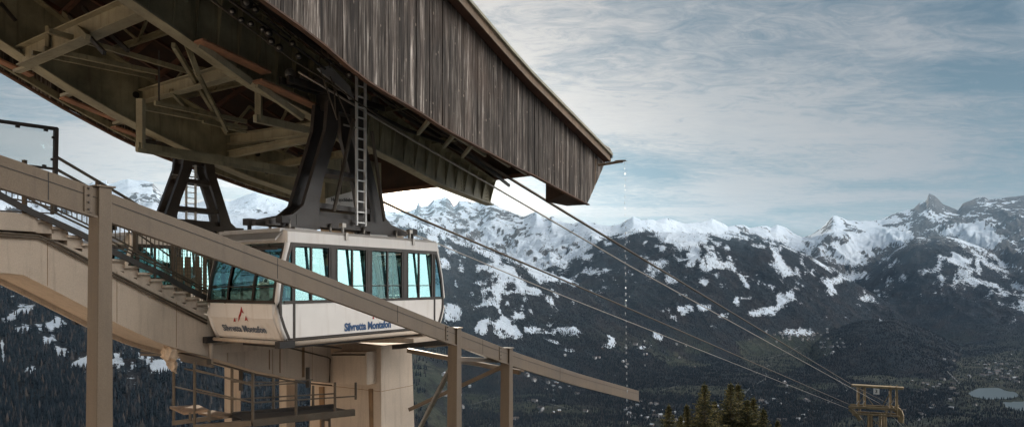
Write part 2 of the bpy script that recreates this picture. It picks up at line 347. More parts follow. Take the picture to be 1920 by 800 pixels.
def height(X, Yw, R, th):
    thc = np.clip(th, -1.05, 1.05); u = np.tan(thc); px = CX+u*F; Y = R*np.cos(thc)
    x = X/1000; y = Yw/1000
    lk = np.exp(-((px-1870)/75)**2-((Y-3950)/650)**2); base = VALLEY+ (fbm(x*1.4, y*1.4, 5, 3)-.5)*60*ss(1200,2600,Y)*ss(9500,6000,Y)*(1-np.clip(lk*2.2,0,1)) - 6*np.clip(lk*2,0,1)
    # the slope the station stands on, falling to the valley
    near = np.interp(Y, [0,10,65,140,500,1500,2800,3400], [-11,-12,-29,-62,-215,-490,-640,-660])
    near = near + (fbm(x*6, y*6, 4, 9)-.5)*60*ss(150,900,Y)
    z = smax(near, base, 40)
    n_big = fbm(x*.55, y*.55, 6, 21, .5, True)-.45
    n_med = fbm(x*1.7, y*1.7, 6, 31, .55, True)-.42
    def lay(yc, Yc, Yf, p, back, amp_b, amp_m, foot=VALLEY, keep=.25):
        h, t = ridge(px, Y, yc, Yc, Yf, p, back, foot)
        w = ss(.02, .35, t)
        if len(yc) > 60 or keep < 0:      # relief vanishes exactly on the crest line
            return h + (n_big*amp_b + n_med*amp_m)*w*(1-.93*ss(.62, .985, t))
        w = w*(1-(1-keep)*ss(.72, 1.0, t))
        return h + (n_big*amp_b + n_med*amp_m)*w
    L1 = lay(SKYLINE, [(-900,8000),(300,9000),(600,10000),(800,11500),(900,11500),(1080,9800),(1200,9800),(1480,13500),(1560,13000),(1750,13500),(2500,12000)],
             [(-900,3800),(300,4500),(900,6500),(1000,5600),(1200,5600),(1450,8300),(1600,9500),(1750,8500),(1920,7200),(2500,6000)], .95, .35, 420, 260, keep=.06)
    L0 = lay([(-900,420),(-200,440),(0,455),(200,470),(400,482),(600,505),(760,545),(880,640),(1000,730),(1200,860)], [(-900,3600),(1200,3900)],
             [(-900,900),(0,1000),(400,1200),(800,2400),(1000,3000)], .9, .3, 120, 90, -330)
    L2 = lay([(300,400),(600,395),(760,405),(815,425),(870,452),(960,488),(1000,504),(1060,522),(1110,545),(1170,590),(1260,660),(1400,760)], [(300,6000),(1400,6300)],
             [(300,3600),(900,4000),(1400,4800)], .85, .35, 130, 110, keep=.3)
    L3 = lay([(900,640),(1000,512),(1050,492),(1090,466),(1130,450),(1190,436),(1330,434),(1440,450),(1520,478),(1600,526),(1680,575),(1760,640),(1900,760)], [(900,8200),(1900,8600)],
             [(900,5200),(1200,5200),(1500,6300),(1800,7500)], .9, .25, 170, 120, keep=.25)
    L4 = lay([(1480,700),(1560,590),(1620,520),(1680,466),(1720,442),(1760,440),(1800,447),(1860,472),(1920,505),(2100,520),(3000,520)], [(1480,10500),(1920,9800),(3000,9000)],
             [(1480,8800),(1700,7600),(1920,6700),(3000,5000)], .95, .12, 260, 150, keep=.3)
    L5 = lay([(1440,740),(1510,660),(1550,622),(1610,602),(1680,598),(1740,618),(1800,648),(1850,690),(1900,740),(1960,800)], [(1440,6500),(1960,6300)],
             [(1440,5000),(1960,4600)], .6, .4, 20, 35)
    for Lx in (L1, L2, L3, L4, L5): z = smax(z, Lx, 45)
    z = smax(z, L0, 30)
    # behind and beside the camera: the mountain goes on up
    back = ss(1.25, 2.0, np.abs(th))
    up = -12 + R*.33 + (fbm(x*2, y*2, 5, 41)-.5)*np.minimum(R*.2, 300) - 250*ss(3000, 6000, R)
    z = z*(1-back) + np.minimum(up, 1500)*back
    return z, px, Y
fine_t = np.arctan((np.linspace(-260, 2180, 1450)-CX)/F)
co_l = np.linspace(-math.pi, fine_t[0], 70)[:-1]; co_r = np.linspace(fine_t[-1], math.pi, 70)[1:-1]
TH = np.concatenate([co_l, fine_t, co_r])
RR = np.concatenate([np.geomspace(1.5, 900, 55)[:-1], np.geomspace(900, 2800, 100)[:-1], np.geomspace(2800, 15500, 430)[:-1], np.geomspace(15500, 30000, 10)])
def terrain():
    T, Rr = np.meshgrid(TH, RR); X = Rr*np.sin(T)/np.maximum(np.cos(np.clip(T,-.95,.95)),.5); Yw = Rr*np.cos(T)/np.maximum(np.cos(np.clip(T,-.95,.95)),.5)
    R2 = np.hypot(X, Yw)
    Z, px, Y = height(X, Yw, R2, T)
    return T, X, Yw, Z, px, Y
T_, TX, TY, TZ, TPX, TYE = terrain()
TPY = HY - TZ/TYE*F
NR, NC = TX.shape
def inpoly(px, py, poly):
    poly = np.array(poly, float); x0, y0 = poly.min(0); x1, y1 = poly.max(0)
    out = np.zeros(px.shape, bool); m = (px >= x0) & (px <= x1) & (py >= y0) & (py <= y1)
    if not m.any(): return out
    X = px[m]; Y = py[m]; c = np.zeros(X.shape, bool); j = len(poly)-1
    for i in range(len(poly)):
        xi, yi = poly[i]; xj, yj = poly[j]
        if yi != yj: c ^= ((yi > Y) != (yj > Y)) & (X < (xj-xi)*(Y-yi)/(yj-yi)+xi)
        j = i
    out[m] = c; return out
LAKES = [[(1815,735),(1835,727),(1870,726),(1905,735),(1912,742),(1890,747),(1850,748),(1822,742)], [(1880,753),(1935,750),(1945,772),(1905,768),(1885,762)]]
LEVEL = []
for P in LAKES:
    mk = inpoly(TPX, TPY, P) & (TYE > 3300) & (TYE < 5200); LEVEL.append(float(np.percentile(TZ[mk], 70)) if mk.any() else -650.0); TZ[mk] = LEVEL[-1]-3; WET = mk if P is LAKES[0] else (WET | mk)
PATCH = [
 [(12,590),(40,575),(72,573),(68,583),(50,590),(30,592),(15,597)],
 [(17,618),(35,610),(60,612),(85,605),(105,595),(120,602),(132,605),(120,612),(98,618),(78,616),(60,618),(25,622)],
 [(0,636),(6,640),(7,680),(0,690)], [(125,690),(150,670),(175,664),(175,690)], [(200,695),(203,645),(210,650),(214,675),(206,695)],
 [(200,684),(230,680),(262,676),(240,690),(222,695),(200,693)],
 [(214,640),(245,650),(268,660),(280,668),(322,676),(352,680),(345,690),(325,695),(290,688),(262,675),(255,662),(232,650)],
 [(225,707),(262,708),(250,718),(228,718)],
 [(928,512),(938,512),(950,530),(940,545),(936,575),(945,590),(955,600),(965,605),(978,632),(965,630),(930,628),(925,605),(940,600),(930,570),(900,576),(870,585),(860,600),(832,604),(832,580),(835,570),(850,569),(868,582),(885,582),(895,570),(910,565),(905,545),(915,538),(925,535),(933,525)],
 [(922,603),(960,603),(980,632),(960,633),(935,630),(927,615)], [(888,615),(905,600),(918,592),(922,605),(912,622),(895,625)],
 [(954,482),(975,492),(1010,508),(1040,518),(1075,528),(1085,531),(1060,530),(1035,527),(1012,532),(1000,520),(985,505),(965,495)],
 [(948,512),(955,498),(966,502),(965,510),(955,514)], [(938,545),(960,545),(975,540),(1005,538),(1015,545),(1010,550),(985,552),(965,548),(945,552)],
 [(957,592),(975,588),(992,592),(985,597),(965,601)], [(982,612),(1005,612),(1030,622),(1055,612),(1075,611),(1090,622),(1072,628),(1055,623),(1020,623),(985,625)],
 [(922,478),(932,475),(940,495),(930,500),(922,492)], [(905,495),(920,500),(922,510),(908,505)], [(850,528),(858,526),(862,538),(853,540)], [(828,485),(842,484),(840,495),(830,498)],
 [(1125,650),(1140,645),(1138,625),(1155,633),(1155,645),(1145,653)], [(1188,648),(1205,645),(1220,650),(1200,653)], [(1018,635),(1035,635),(1060,642),(1050,647),(1030,640)],
 [(1120,508),(1135,502),(1148,503),(1138,510)], [(1060,654),(1085,655),(1082,660),(1062,659)],
 [(1225,430),(1330,430),(1320,455),(1335,470),(1360,485),(1378,497),(1390,515),(1400,530),(1408,540),(1398,540),(1388,520),(1370,505),(1345,500),(1320,508),(1305,498),(1285,500),(1268,498),(1290,495),(1292,470),(1270,465),(1262,455),(1240,455)],
 [(1240,525),(1255,512),(1278,530),(1262,532)], [(1310,520),(1335,525),(1325,537),(1315,530)], [(1270,550),(1300,548),(1295,553),(1275,555)],
 [(1233,580),(1255,575),(1250,585),(1238,585)], [(1268,575),(1300,572),(1300,582),(1280,588),(1270,585)], [(1310,570),(1335,575),(1330,583),(1310,580)], [(1250,590),(1270,592),(1265,600)],
 [(1340,592),(1365,585),(1370,592),(1345,594)], [(1350,567),(1362,575),(1355,575)], [(1370,572),(1380,555),(1387,560),(1383,570)], [(1388,556),(1410,557),(1412,560),(1390,560)],
 [(1403,585),(1420,578),(1440,576),(1455,570),(1457,552),(1475,550),(1480,545),(1492,545),(1488,552),(1492,563),(1478,565),(1470,570),(1462,580),(1450,590),(1425,590),(1405,590)],
 [(1480,510),(1495,512),(1520,508),(1528,500),(1525,512),(1500,515),(1483,518)], [(1404,455),(1430,458),(1435,464),(1420,463)], [(1443,465),(1462,465),(1460,470),(1445,470)],
 [(1325,607),(1345,609),(1345,612),(1328,611)], [(1225,622),(1245,630),(1240,638),(1228,632)],
 [(1565,505),(1590,510),(1600,515),(1625,505),(1615,520),(1600,527),(1580,520)], [(1545,527),(1575,520),(1585,530),(1560,533)], [(1605,560),(1625,555),(1635,565),(1610,563)], [(1643,598),(1660,600),(1655,604)],
 [(1660,533),(1682,520),(1668,535)], [(1760,510),(1766,510),(1765,550),(1762,553)], [(1800,500),(1790,535),(1785,540),(1793,510)], [(1830,480),(1842,505),(1834,515),(1825,490)],
 [(1870,505),(1885,520),(1880,522)], [(1895,530),(1920,535),(1920,545),(1900,540)], [(1845,535),(1862,533),(1860,538),(1848,538)],
 [(1455,619),(1500,617),(1530,620),(1528,627),(1480,628)],
]
PATCH += [[(0,600),(12,596),(20,603),(8,607)],[(140,560),(165,566),(168,575),(150,572)],[(60,640),(100,633),(115,640),(85,648)],[(30,700),(60,690),(75,697),(50,704)],[(100,660),(125,652),(130,658),(110,666)],[(330,560),(370,552),(380,560),(345,566)],[(205,665),(240,660),(232,672),(206,676)],[(280,690),(318,692),(320,700),(290,699)]]
ISLES = [[(955,604),(964,602),(968,610),(958,612)],[(920,545),(923,545),(923,550),(920,550)],[(940,620),(950,618),(952,624),(942,624)],[(1305,487),(1315,487),(1315,498),(1304,498)],[(1322,492),(1332,492),(1330,500),(1322,500)],
 [(1310,452),(1316,455),(1330,472),(1342,480),(1338,482),(1320,474)],[(1345,478),(1358,485),(1358,492),(1348,488)],[(911,548),(925,548),(924,560),(912,560)],[(1309,470),(1322,472),(1325,484),(1312,482)]]
SNOWLINE = [(-900,470),(0,470),(300,455),(600,430),(760,415),(800,425),(860,452),(950,488),(1000,512),(1045,502),(1090,470),(1130,452),(1190,440),(1240,436),(1330,440),(1400,440),(1440,452),(1510,474),(1560,503),(1600,498),(1640,484),(1700,456),(1740,444),(1800,452),(1850,480),(1920,520),(3200,520)]
wob = (fbm(TX/420, TY/420, 5, 51, .6)-.5); wob2 = (fbm(TX/150, TY/150, 4, 61, .6)-.5)
wob3 = (fbm(TX/60, TY/80, 3, 63, .6)-.5); jx = TPX + wob2*12 + wob3*10; jy = TPY + (fbm(TX/170, TY/170, 4, 71, .6)-.5)*7 + wob3*5
snow = ss(-5, 5, (pl(TPX, SNOWLINE)-TPY) + wob*46 + wob2*16)
far = TYE > 1000
for P in PATCH:
    xs = [p[0] for p in P]; ys = [p[1] for p in P]; snow = np.where(inpoly(jx, jy, P) & far, 1.0, snow)
for P in ISLES: snow = np.where(inpoly(jx, jy, P), 0.0, snow)
# stray clearings high in the woods
clr = fbm(TX/260+9, TY/330, 4, 81, .55); hi = ss(150, -60, TPY-pl(TPX, SNOWLINE))
snow = np.maximum(snow, ss(.665, .70, clr+.05*hi)*ss(110, 30, TPY-pl(TPX, SNOWLINE))*(TPY > pl(TPX, SNOWLINE)))
snow = np.where(T_ > .80, 1.0, snow); snow = np.where(T_ < -1.0, .15, snow); snow = np.where((T_ < -1.15) & (T_ > -1.85), 1.0, snow)  # unseen ground: snow added to brighten window reflections, less behind-left to darken end faces
snow = np.where((TYE < 900) & (np.abs(T_) <= 1.0), ss(.56, .66, fbm(TX/18, TY/18, 4, 91)), snow)  # hidden near ground: snow thinned so less light bounces up under the hall
def blur(a, n):
    for _ in range(n):
        a = (a+np.roll(a,1,1)+np.roll(a,-1,1))/3; b_ = a.copy(); b_[1:-1] = (a[1:-1]+a[:-2]+a[2:])/3; a = b_
    return a
fleck = ss(.66, .70, fbm(TX/75, TY/120, 4, 161, .6)+.04*hi)*ss(150, 40, TPY-pl(TPX, SNOWLINE))*(TPY > pl(TPX, SNOWLINE))*far; snow = np.where(WET, 0, snow); snow = np.maximum(snow, fleck); snow = blur(snow, 2)
# steepness -> rock
gz = np.gradient(TZ, axis=0)/np.maximum(np.gradient(TYE, axis=0), 1e-3)
gx = np.gradient(TZ, axis=1)/np.maximum(np.abs(np.gradient(TX, axis=1)), 1e-3)
steep = np.hypot(gz, gx)
rk = fbm(TX/330, TY/420, 6, 101, .62, True); rk2 = fbm(TX/90, TY/120, 4, 111, .6)
ROCKW = [(-900,.5),(100,.5),(300,.55),(340,.15),(560,.25),(760,.8),(850,.95),(970,.7),(1000,.5),(1060,.3),(1150,.22),(1240,.15),(1330,.2),(1450,.35),(1500,.4),(1560,.85),(1610,.5),(1650,.6),(1720,1.1),(1790,1.2),(1830,1.15),(1920,1.35),(3200,1)]
crest = ss(75, 0, TPY-pl(TPX, SKYLINE))
rock = ss(.50, .68, rk*.55+rk2*.25+np.clip(steep,0,1.6)*.20+crest*.10 + (pl(TPX, ROCKW)-.6)*.26)
rock = rock*ss(0, 25, pl(TPX, SNOWLINE)+25-TPY)*pl(TPX, [(-900,.66),(1500,.64),(1600,.72),(1720,.82),(3200,.82)])
for P in ([(1790,420),(1850,412),(1880,450),(1860,470),(1800,455),(1760,440)], [(1600,440),(1660,425),(1720,440),(1690,455),(1620,470),(1560,480)], [(1300,420),(1400,430),(1330,440),(1240,430)]):
    rock = np.where(inpoly(jx, jy, P), rock*.15, rock)
meadow = ss(.49, .57, fbm(TX/520+3, TY/420, 5, 121, .5)+.10*ss(640, 780, TPY)-.06)*ss(600, 690, TPY)*(1-snow)
meadow = np.where(TPX < 760, 0, meadow)
meadow = np.maximum(meadow, inpoly(jx, jy, [(1380,640),(1450,628),(1560,632),(1560,665),(1470,700),(1400,690)])*.9)
meadow = np.maximum(meadow, inpoly(jx, jy, [(1800,670),(1920,655),(1920,790),(1840,780),(1780,720)])*.9)
idx = (np.arange(NR-1)[:,None]*NC+np.arange(NC)[None,:]); nxt = (np.arange(NR-1)[:,None]*NC+((np.arange(NC)+1)%NC)[None,:])
quads = np.stack([idx, nxt, nxt+NC, idx+NC], -1).reshape(-1,4)
me = bpy.data.meshes.new('terrain'); nv = NR*NC; nf = len(quads)
me.vertices.add(nv); me.vertices.foreach_set('co', np.stack([TX,TY,TZ],-1).ravel().astype(np.float32))
me.loops.add(nf*4); me.loops.foreach_set('vertex_index', quads.ravel().astype(np.int32))
me.polygons.add(nf); me.polygons.foreach_set('loop_start', np.arange(0, nf*4, 4, dtype=np.int32)); me.polygons.foreach_set('loop_total', np.full(nf, 4, np.int32))
me.polygons.foreach_set('use_smooth', np.ones(nf, bool))
me.update(calc_edges=True)
for nm, arr in (('snow', snow), ('rock', rock), ('meadow', meadow)):
    a = me.attributes.new(nm, 'FLOAT', 'POINT'); a.data.foreach_set('value', arr.ravel().astype(np.float32))
m, nt, b = new_mat('alpine_ground')
def att(n):
    a = nt.nodes.new('ShaderNodeAttribute'); a.attribute_name = n; return a.outputs['Fac']
o = mapped(nt)
nf1 = noise(nt, o, .02, 6, .7); nfr = noise(nt, mapped(nt, (1,1,.4), (.15,.1,0)), .0075, 10, .78, .6); nf2 = noise(nt, o, .004, 5, .6); nf3 = noise(nt, o, .09, 3, .6)
forest = ramp(nt, nf1, [(.3,(.003,.006,.010)), (.5,(.007,.012,.018)), (.72,(.024,.026,.031))])
forest = mixc(nt, ramp(nt, nf2, [(.45,(0,0,0)), (.65,(.7,.7,.7))]), forest, (.026,.020,.020))
mead = mixc(nt, ramp(nt, nf1, [(.45,(0,0,0)), (.6,(1,1,1))]), ramp(nt, nf2, [(.35,(.028,.038,.026)), (.65,(.068,.070,.050))]), (.016,.018,.017))
c = mixc(nt, att('meadow'), forest, mead)
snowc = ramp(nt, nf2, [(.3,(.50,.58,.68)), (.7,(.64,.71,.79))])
sm = nt.nodes.new('ShaderNodeMath'); sm.operation = 'ADD'; nt.links.new(att('snow'), sm.inputs[0])
s2 = nt.nodes.new('ShaderNodeMath'); s2.operation = 'MULTIPLY_ADD'; nt.links.new(nf1, s2.inputs[0]); s2.inputs[1].default_value = 1.8; s2.inputs[2].default_value = -.90
s4 = nt.nodes.new('ShaderNodeMath'); s4.operation = 'MULTIPLY_ADD'; nt.links.new(noise(nt, o, .05, 4, .7), s4.inputs[0]); s4.inputs[1].default_value = 1.4; s4.inputs[2].default_value = -.70
s5 = nt.nodes.new('ShaderNodeMath'); s5.operation = 'ADD'; nt.links.new(s2.outputs[0], s5.inputs[0]); nt.links.new(s4.outputs[0], s5.inputs[1]); nt.links.new(s5.outputs[0], sm.inputs[1])
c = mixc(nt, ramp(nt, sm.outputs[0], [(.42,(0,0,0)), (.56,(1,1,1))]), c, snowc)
rockc = ramp(nt, nf1, [(.3,(.022,.024,.028)), (.7,(.125,.12,.118))])
r2 = nt.nodes.new('ShaderNodeMath'); r2.operation = 'MULTIPLY_ADD'; nt.links.new(nfr, r2.inputs[0]); r2.inputs[1].default_value = 3.2; r2.inputs[2].default_value = -1.6
r3 = nt.nodes.new('ShaderNodeMath'); r3.operation = 'ADD'; nt.links.new(att('rock'), r3.inputs[0]); nt.links.new(r2.outputs[0], r3.inputs[1])
c = mixc(nt, ramp(nt, r3.outputs[0], [(.46,(0,0,0)), (.56,(1,1,1))]), c, rockc)
nt.links.new(c, b.inputs['Base Color']); b.inputs['Roughness'].default_value = .9; b.inputs['Specular IOR Level'].default_value = .15
bump(nt, b, nfr, .9, 60)
me.materials.append(m)
ter = bpy.data.objects.new('terrain', me); COL.objects.link(ter)
tag(ter, kind='structure')

# forest: small conifers over the wooded ground, one mass
def conifer_mass(n, name, label, near, farr, hmin, hmax, pxr, mat):
    w = (1-np.clip(snow*1.6,0,1))*(1-rock)*(1-meadow*.75)
    vis = (TPY < 830) & (TPX > pxr[0]) & (TPX < pxr[1]) & (TYE > near) & (TYE < farr)
    dens = .25+.75*ss(.35,.6,fbm(TX/60, TY/60, 3, 131)); dens = np.where(TYE < 4200, dens*ss(.35,.05,snow), dens)
    # a few trees dot the snow edge too
    dot = (TYE > 4200)*((snow > .12) & (snow < .93) & (TPY > pl(TPX, SNOWLINE)-30))*1.2*ss(.42,.6,fbm(TX/45, TY/45, 3, 141)) + ((snow > .5) & (TPY > pl(TPX, SNOWLINE)-26))*.05*ss(.5,.6,fbm(TX/120, TY/120, 3, 151))
    w = (np.maximum(w*dens, dot))*vis; w[-1] = 0
    w = w*(1-np.clip(blur(WET*1.0, 2)*3, 0, 1)); p = (w/w.sum()).ravel(); k = rng.choice(NR*NC, n, p=p); i = k//NC; j = k % NC
    fi = rng.random(n); fj = rng.random(n); i2 = np.minimum(i+1, NR-1); j2 = (j+1) % NC
    def bl(Aa): return (Aa[i,j]*(1-fi)+Aa[i2,j]*fi)*(1-fj)+(Aa[i,j2]*(1-fi)+Aa[i2,j2]*fi)*fj
    x, y, z = bl(TX), bl(TY), bl(TZ)
    h = rng.uniform(hmin, hmax, n)*(1+.25*(rng.random(n) < .12)); r = h*rng.uniform(.13,.21,n); a0 = rng.uniform(0, 6.28, n)
    nk = 5; V = np.zeros((n, 2*(nk+1), 3)); 
    for t, (zb, zt, rs) in enumerate(((.08,.72,1.0), (.42,1.0,.62))):
        for q in range(nk):
            an = a0+q*2*math.pi/nk+t*.5; rr = r*rs*(1+.25*np.sin(an*3+t))
            V[:, t*(nk+1)+q, 0] = x+rr*np.cos(an); V[:, t*(nk+1)+q, 1] = y+rr*np.sin(an); V[:, t*(nk+1)+q, 2] = z+h*zb
        V[:, t*(nk+1)+nk, 0] = x; V[:, t*(nk+1)+nk, 1] = y; V[:, t*(nk+1)+nk, 2] = z+h*zt
    tri = np.array([[t*(nk+1)+q, t*(nk+1)+(q+1)%nk, t*(nk+1)+nk] for t in range(2) for q in range(nk)])
    Fc = (tri[None]+np.arange(n)[:,None,None]*2*(nk+1)).reshape(-1,3)
    me = bpy.data.meshes.new(name); me.vertices.add(V.shape[0]*V.shape[1]); me.vertices.foreach_set('co', V.ravel().astype(np.float32))
    me.loops.add(len(Fc)*3); me.loops.foreach_set('vertex_index', Fc.ravel().astype(np.int32))
    me.polygons.add(len(Fc)); me.polygons.foreach_set('loop_start', np.arange(0, len(Fc)*3, 3, dtype=np.int32)); me.polygons.foreach_set('loop_total', np.full(len(Fc), 3, np.int32))
    me.update(calc_edges=True)
    a = me.attributes.new('tone', 'FLOAT', 'POINT'); a.data.foreach_set('value', np.repeat(rng.random(n), 2*(nk+1)).astype(np.float32))
    me.materials.append(mat); ob = bpy.data.objects.new(name, me); COL.objects.link(ob); tag(ob, label, 'forest', kind='stuff'); return ob
m, nt, b = new_mat('distant_conifer_green')
at = nt.nodes.new('ShaderNodeAttribute'); at.attribute_name = 'tone'
c = ramp(nt, at.outputs['Fac'], [(0,(.002,.005,.009)), (.7,(.008,.013,.019)), (.9,(.026,.025,.027)), (1,(.050,.042,.038))])
nt.links.new(c, b.inputs['Base Color']); b.inputs['Roughness'].default_value = .95; b.inputs['Specular IOR Level'].default_value = .1
conifer_mass(120000, 'forest', 'dark conifer forest covering the far mountain flanks and valley sides', 2600, 12500, 10, 20, (760, 1960), m)
conifer_mass(42000, 'forest', 'dark spruce forest on the nearer slope behind the stairway and pier', 900, 4200, 13, 24, (-60, 800), m)

# the valley air
hz = MB(); hz.box((0,8000,300),(58000,50000,2900))
m = bpy.data.materials.new('valley_air'); m.use_nodes = True; nt = m.node_tree; nt.nodes.clear()
out = nt.nodes.new('ShaderNodeOutputMaterial'); pv = nt.nodes.new('ShaderNodeVolumePrincipled')
pv.inputs['Color'].default_value = (.42,.68,1.0,1); pv.inputs['Density'].default_value = 1.15e-5; pv.inputs['Anisotropy'].default_value = .65
nt.links.new(pv.outputs[0], out.inputs['Volume'])
HAZE=1
hzo = hz.build('haze', m); tag(hzo, 'thin blue winter haze filling the valley', 'haze', kind='stuff')
# ================================================================ station hall
def curve(pts, s): 
    a = [PS(x, y, s) for x, y in pts]; a.sort(); ds = [q[0] for q in a]; zs = [q[1] for q in a]
    def f(d):
        if d <= ds[0]: return zs[0]+(zs[1]-zs[0])/(ds[1]-ds[0])*(d-ds[0])
        if d >= ds[-1]: return zs[-1]+(zs[-1]-zs[-2])/(ds[-1]-ds[-2])*(d-ds[-1])
        return float(np.interp(d, ds, zs))
    f.ds = ds; return f
SN, SF = -10.0, -22.5                                  # near and far side walls
ES = -9.76
eave = curve([(862,0),(980,135),(1060,215),(1142,297)], ES)
sid_b = curve([(492,0),(592,72),(672,142),(720,172),(777,204),(829,239),(960,309),(1006,331),(1066,364),(1101,382)], SN)
far_b = curve([(0,130),(115,198),(140,211),(195,242),(255,272),(292,287),(330,302),(480,356),(550,377),(592,390)], SF)
D_END = PS(1101, 381, SN)[0]; D_TOP = PS(1118, 297, SN)[0]
D_EAVE = eave.ds[-1]
SR = -16.2; RISE = .30
def roofz(d, s): return eave(d) + RISE*(min(abs(s-ES), abs(s+23.0))) if -23.0 < s < ES else eave(d)
hall = empty('cable_car_station', W(3, -16.2, -10))
tag(hall, 'timber clad cable car station hall with a steel girder underside, reaching out over the cabins', 'station')

# boarded side walls: every board modelled, its edge standing a little in or out
def boards(name, s, fb, ft, d0, d1, side, parent, wmin=.095, wmax=.15):
    mb = MB(); d = d0; r = random.Random(5)
    while d < d1:
        w = r.uniform(wmin, wmax); e = min(d+w-.006, d1); off = r.uniform(0, .022); th = .03
        bj = r.uniform(-.008, .012)
        s0 = s+off*side
        pts = []
        for dd in (d, e):
            pts.append((dd, fb(dd)+bj, ft(dd)))
        (da, ba, ta), (db, bb, tb) = pts
        vs = [W(da,s0,ba), W(db,s0,bb), W(db,s0-th*side,bb), W(da,s0-th*side,ba), W(da,s0,ta), W(db,s0,tb), W(db,s0-th*side,tb), W(da,s0-th*side,ta)]
        mb.hexa(vs, r.betavariate(2.0, 2.4) if r.random() > .07 else r.uniform(.85, 1.0))
        d += w
    return mb.build(name, 'boards', parent)
def side_top(d): return eave(min(d, D_EAVE))+.02
# the boarding ends on a slanting line from D_TOP (top) to D_END (bottom)
def near_bottom(d):
    zb = sid_b(min(d, D_END))
    if d > D_END-.02:
        zt = PS(1135, 303, SN); k = (d-D_END)/(zt[0]-D_END); zb = sid_b(D_END)+(zt[1]-sid_b(D_END))*k
    return zb
boards('side_wall', SN, near_bottom, side_top, 4.0, PS(1135,303,SN)[0], 1, hall)
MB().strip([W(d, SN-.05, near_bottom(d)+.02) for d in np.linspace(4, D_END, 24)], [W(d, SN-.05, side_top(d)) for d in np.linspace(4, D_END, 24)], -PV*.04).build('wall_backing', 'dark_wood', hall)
boards('side_wall', SF, far_b, lambda d: eave(d)-.1, 3.0, 20.1, -1, hall, .14, .2)
# edge board under the near boarding
mb = MB(); P = [W(d, SN+.035, near_bottom(d)-.035) for d in np.linspace(4, D_END, 30)]
for a, b_ in zip(P[:-1], P[1:]): mb.bar(a, b_, .12, .035)
mb.build('edge_board', 'trim_red', hall)
# front corner trim and the boxed end under the boarding
a = L(1117, 297, SN+.03); b_ = L(1116, 345, SN+.03)
MB().bar(a, b_, .06, .03, up=PV).build('corner_trim', 'fascia', hall)
de0 = PS(1062, 362, SN)[0]
MB().hexa([W(de0,SN-.05,sid_b(de0)-.03), W(D_END-.02,SN-.05,sid_b(D_END)-.03), W(D_END-.02,SN-.75,sid_b(D_END)-.03), W(de0,SN-.75,sid_b(D_END)-.03),
           W(de0,SN-.05,sid_b(de0)+.4), W(D_END-.02,SN-.05,sid_b(D_END)+.6), W(D_END-.02,SN-.75,sid_b(D_END)+.6), W(de0,SN-.75,sid_b(de0)+.4)]).build('boxed_end', 'dark_wood', hall)
# roof: two pitches, boarded underneath, with fascia, verge metal and gutter
dl = list(np.linspace(-1, D_EAVE, 22))
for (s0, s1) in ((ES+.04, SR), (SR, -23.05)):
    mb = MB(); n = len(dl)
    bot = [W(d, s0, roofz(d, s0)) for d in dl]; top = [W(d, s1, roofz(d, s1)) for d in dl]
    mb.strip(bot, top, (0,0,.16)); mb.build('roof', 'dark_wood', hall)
mb = MB()
for a, b_ in zip(dl[:-1], dl[1:]): mb.bar(W(a,ES+.06,eave(a)-.02), W(b_,ES+.06,eave(b_)-.02), .035, .20)
mb.build('fascia', 'fascia', hall)
mb = MB()
for a, b_ in zip(dl[:-1], dl[1:]): mb.bar(W(a,ES+.10,eave(a)+.115), W(b_,ES+.10,eave(b_)+.115), .10, .06); mb.bar(W(a,ES-.04,eave(a)+.18), W(b_,ES-.04,eave(b_)+.18), .30, .05)
mb.build('roof_edge_metal', 'olive_light', hall)
mb = MB()
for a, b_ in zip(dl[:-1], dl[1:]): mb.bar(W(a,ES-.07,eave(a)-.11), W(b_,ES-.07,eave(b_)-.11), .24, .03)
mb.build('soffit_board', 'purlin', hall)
e = W(D_EAVE, ES+.08, eave(D_EAVE)+.1)
mb = MB(); mb.tube([e-DV*.55+Vector((0,0,.22)), e-DV*.25+Vector((0,0,.19)), e-DV*.05+Vector((0,0,.06)), e+DV*.0+Vector((0,0,-.1))], [.05,.07,.07,.05], 8)
mb.build('eave_cap', 'steel', hall, True)
MB().tube([L(1116,278,ES), L(1120,262,ES)], .008, 5).build('rod', 'dark_steel', hall)
# front closure, skewed across the hall
f0 = L(1128,309,-10.16); f1 = L(592,374,SF+.1)
k = 8; bot = [f0.lerp(f1, i/k) for i in range(k+1)]
def sd_of(p): return (p.x*SA+p.y*CA, p.x*CA-p.y*SA)
top = [Vector((p.x, p.y, roofz(*sd_of(p))-.02)) for p in bot]
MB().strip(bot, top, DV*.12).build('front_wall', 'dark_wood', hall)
MB().bar(f0-Vector((0,0,.02)), f1-Vector((0,0,.02)), .22, .12).build('front_edge_board', 'trim_red', hall)
# unseen rear wall darkening the hall, and an added block shading the end faces
MB().strip([W(1.5, s, -10) for s in (-9.6, SR, -23)], [W(1.5, s, roofz(1.5, s)-.05) for s in (-9.6, SR, -23)], -DV*.3).build('rear_wall', 'concrete', hall)
MB().hexa([W(-22,-9.2,-14),W(1.1,-9.2,-14),W(1.1,-25,-14),W(-22,-25,-14),W(-22,-9.2,11),W(1.1,-9.2,9.5),W(1.1,-25,9.5),W(-22,-25,11)]).build('rear_light_block','bounce_wall',hall)

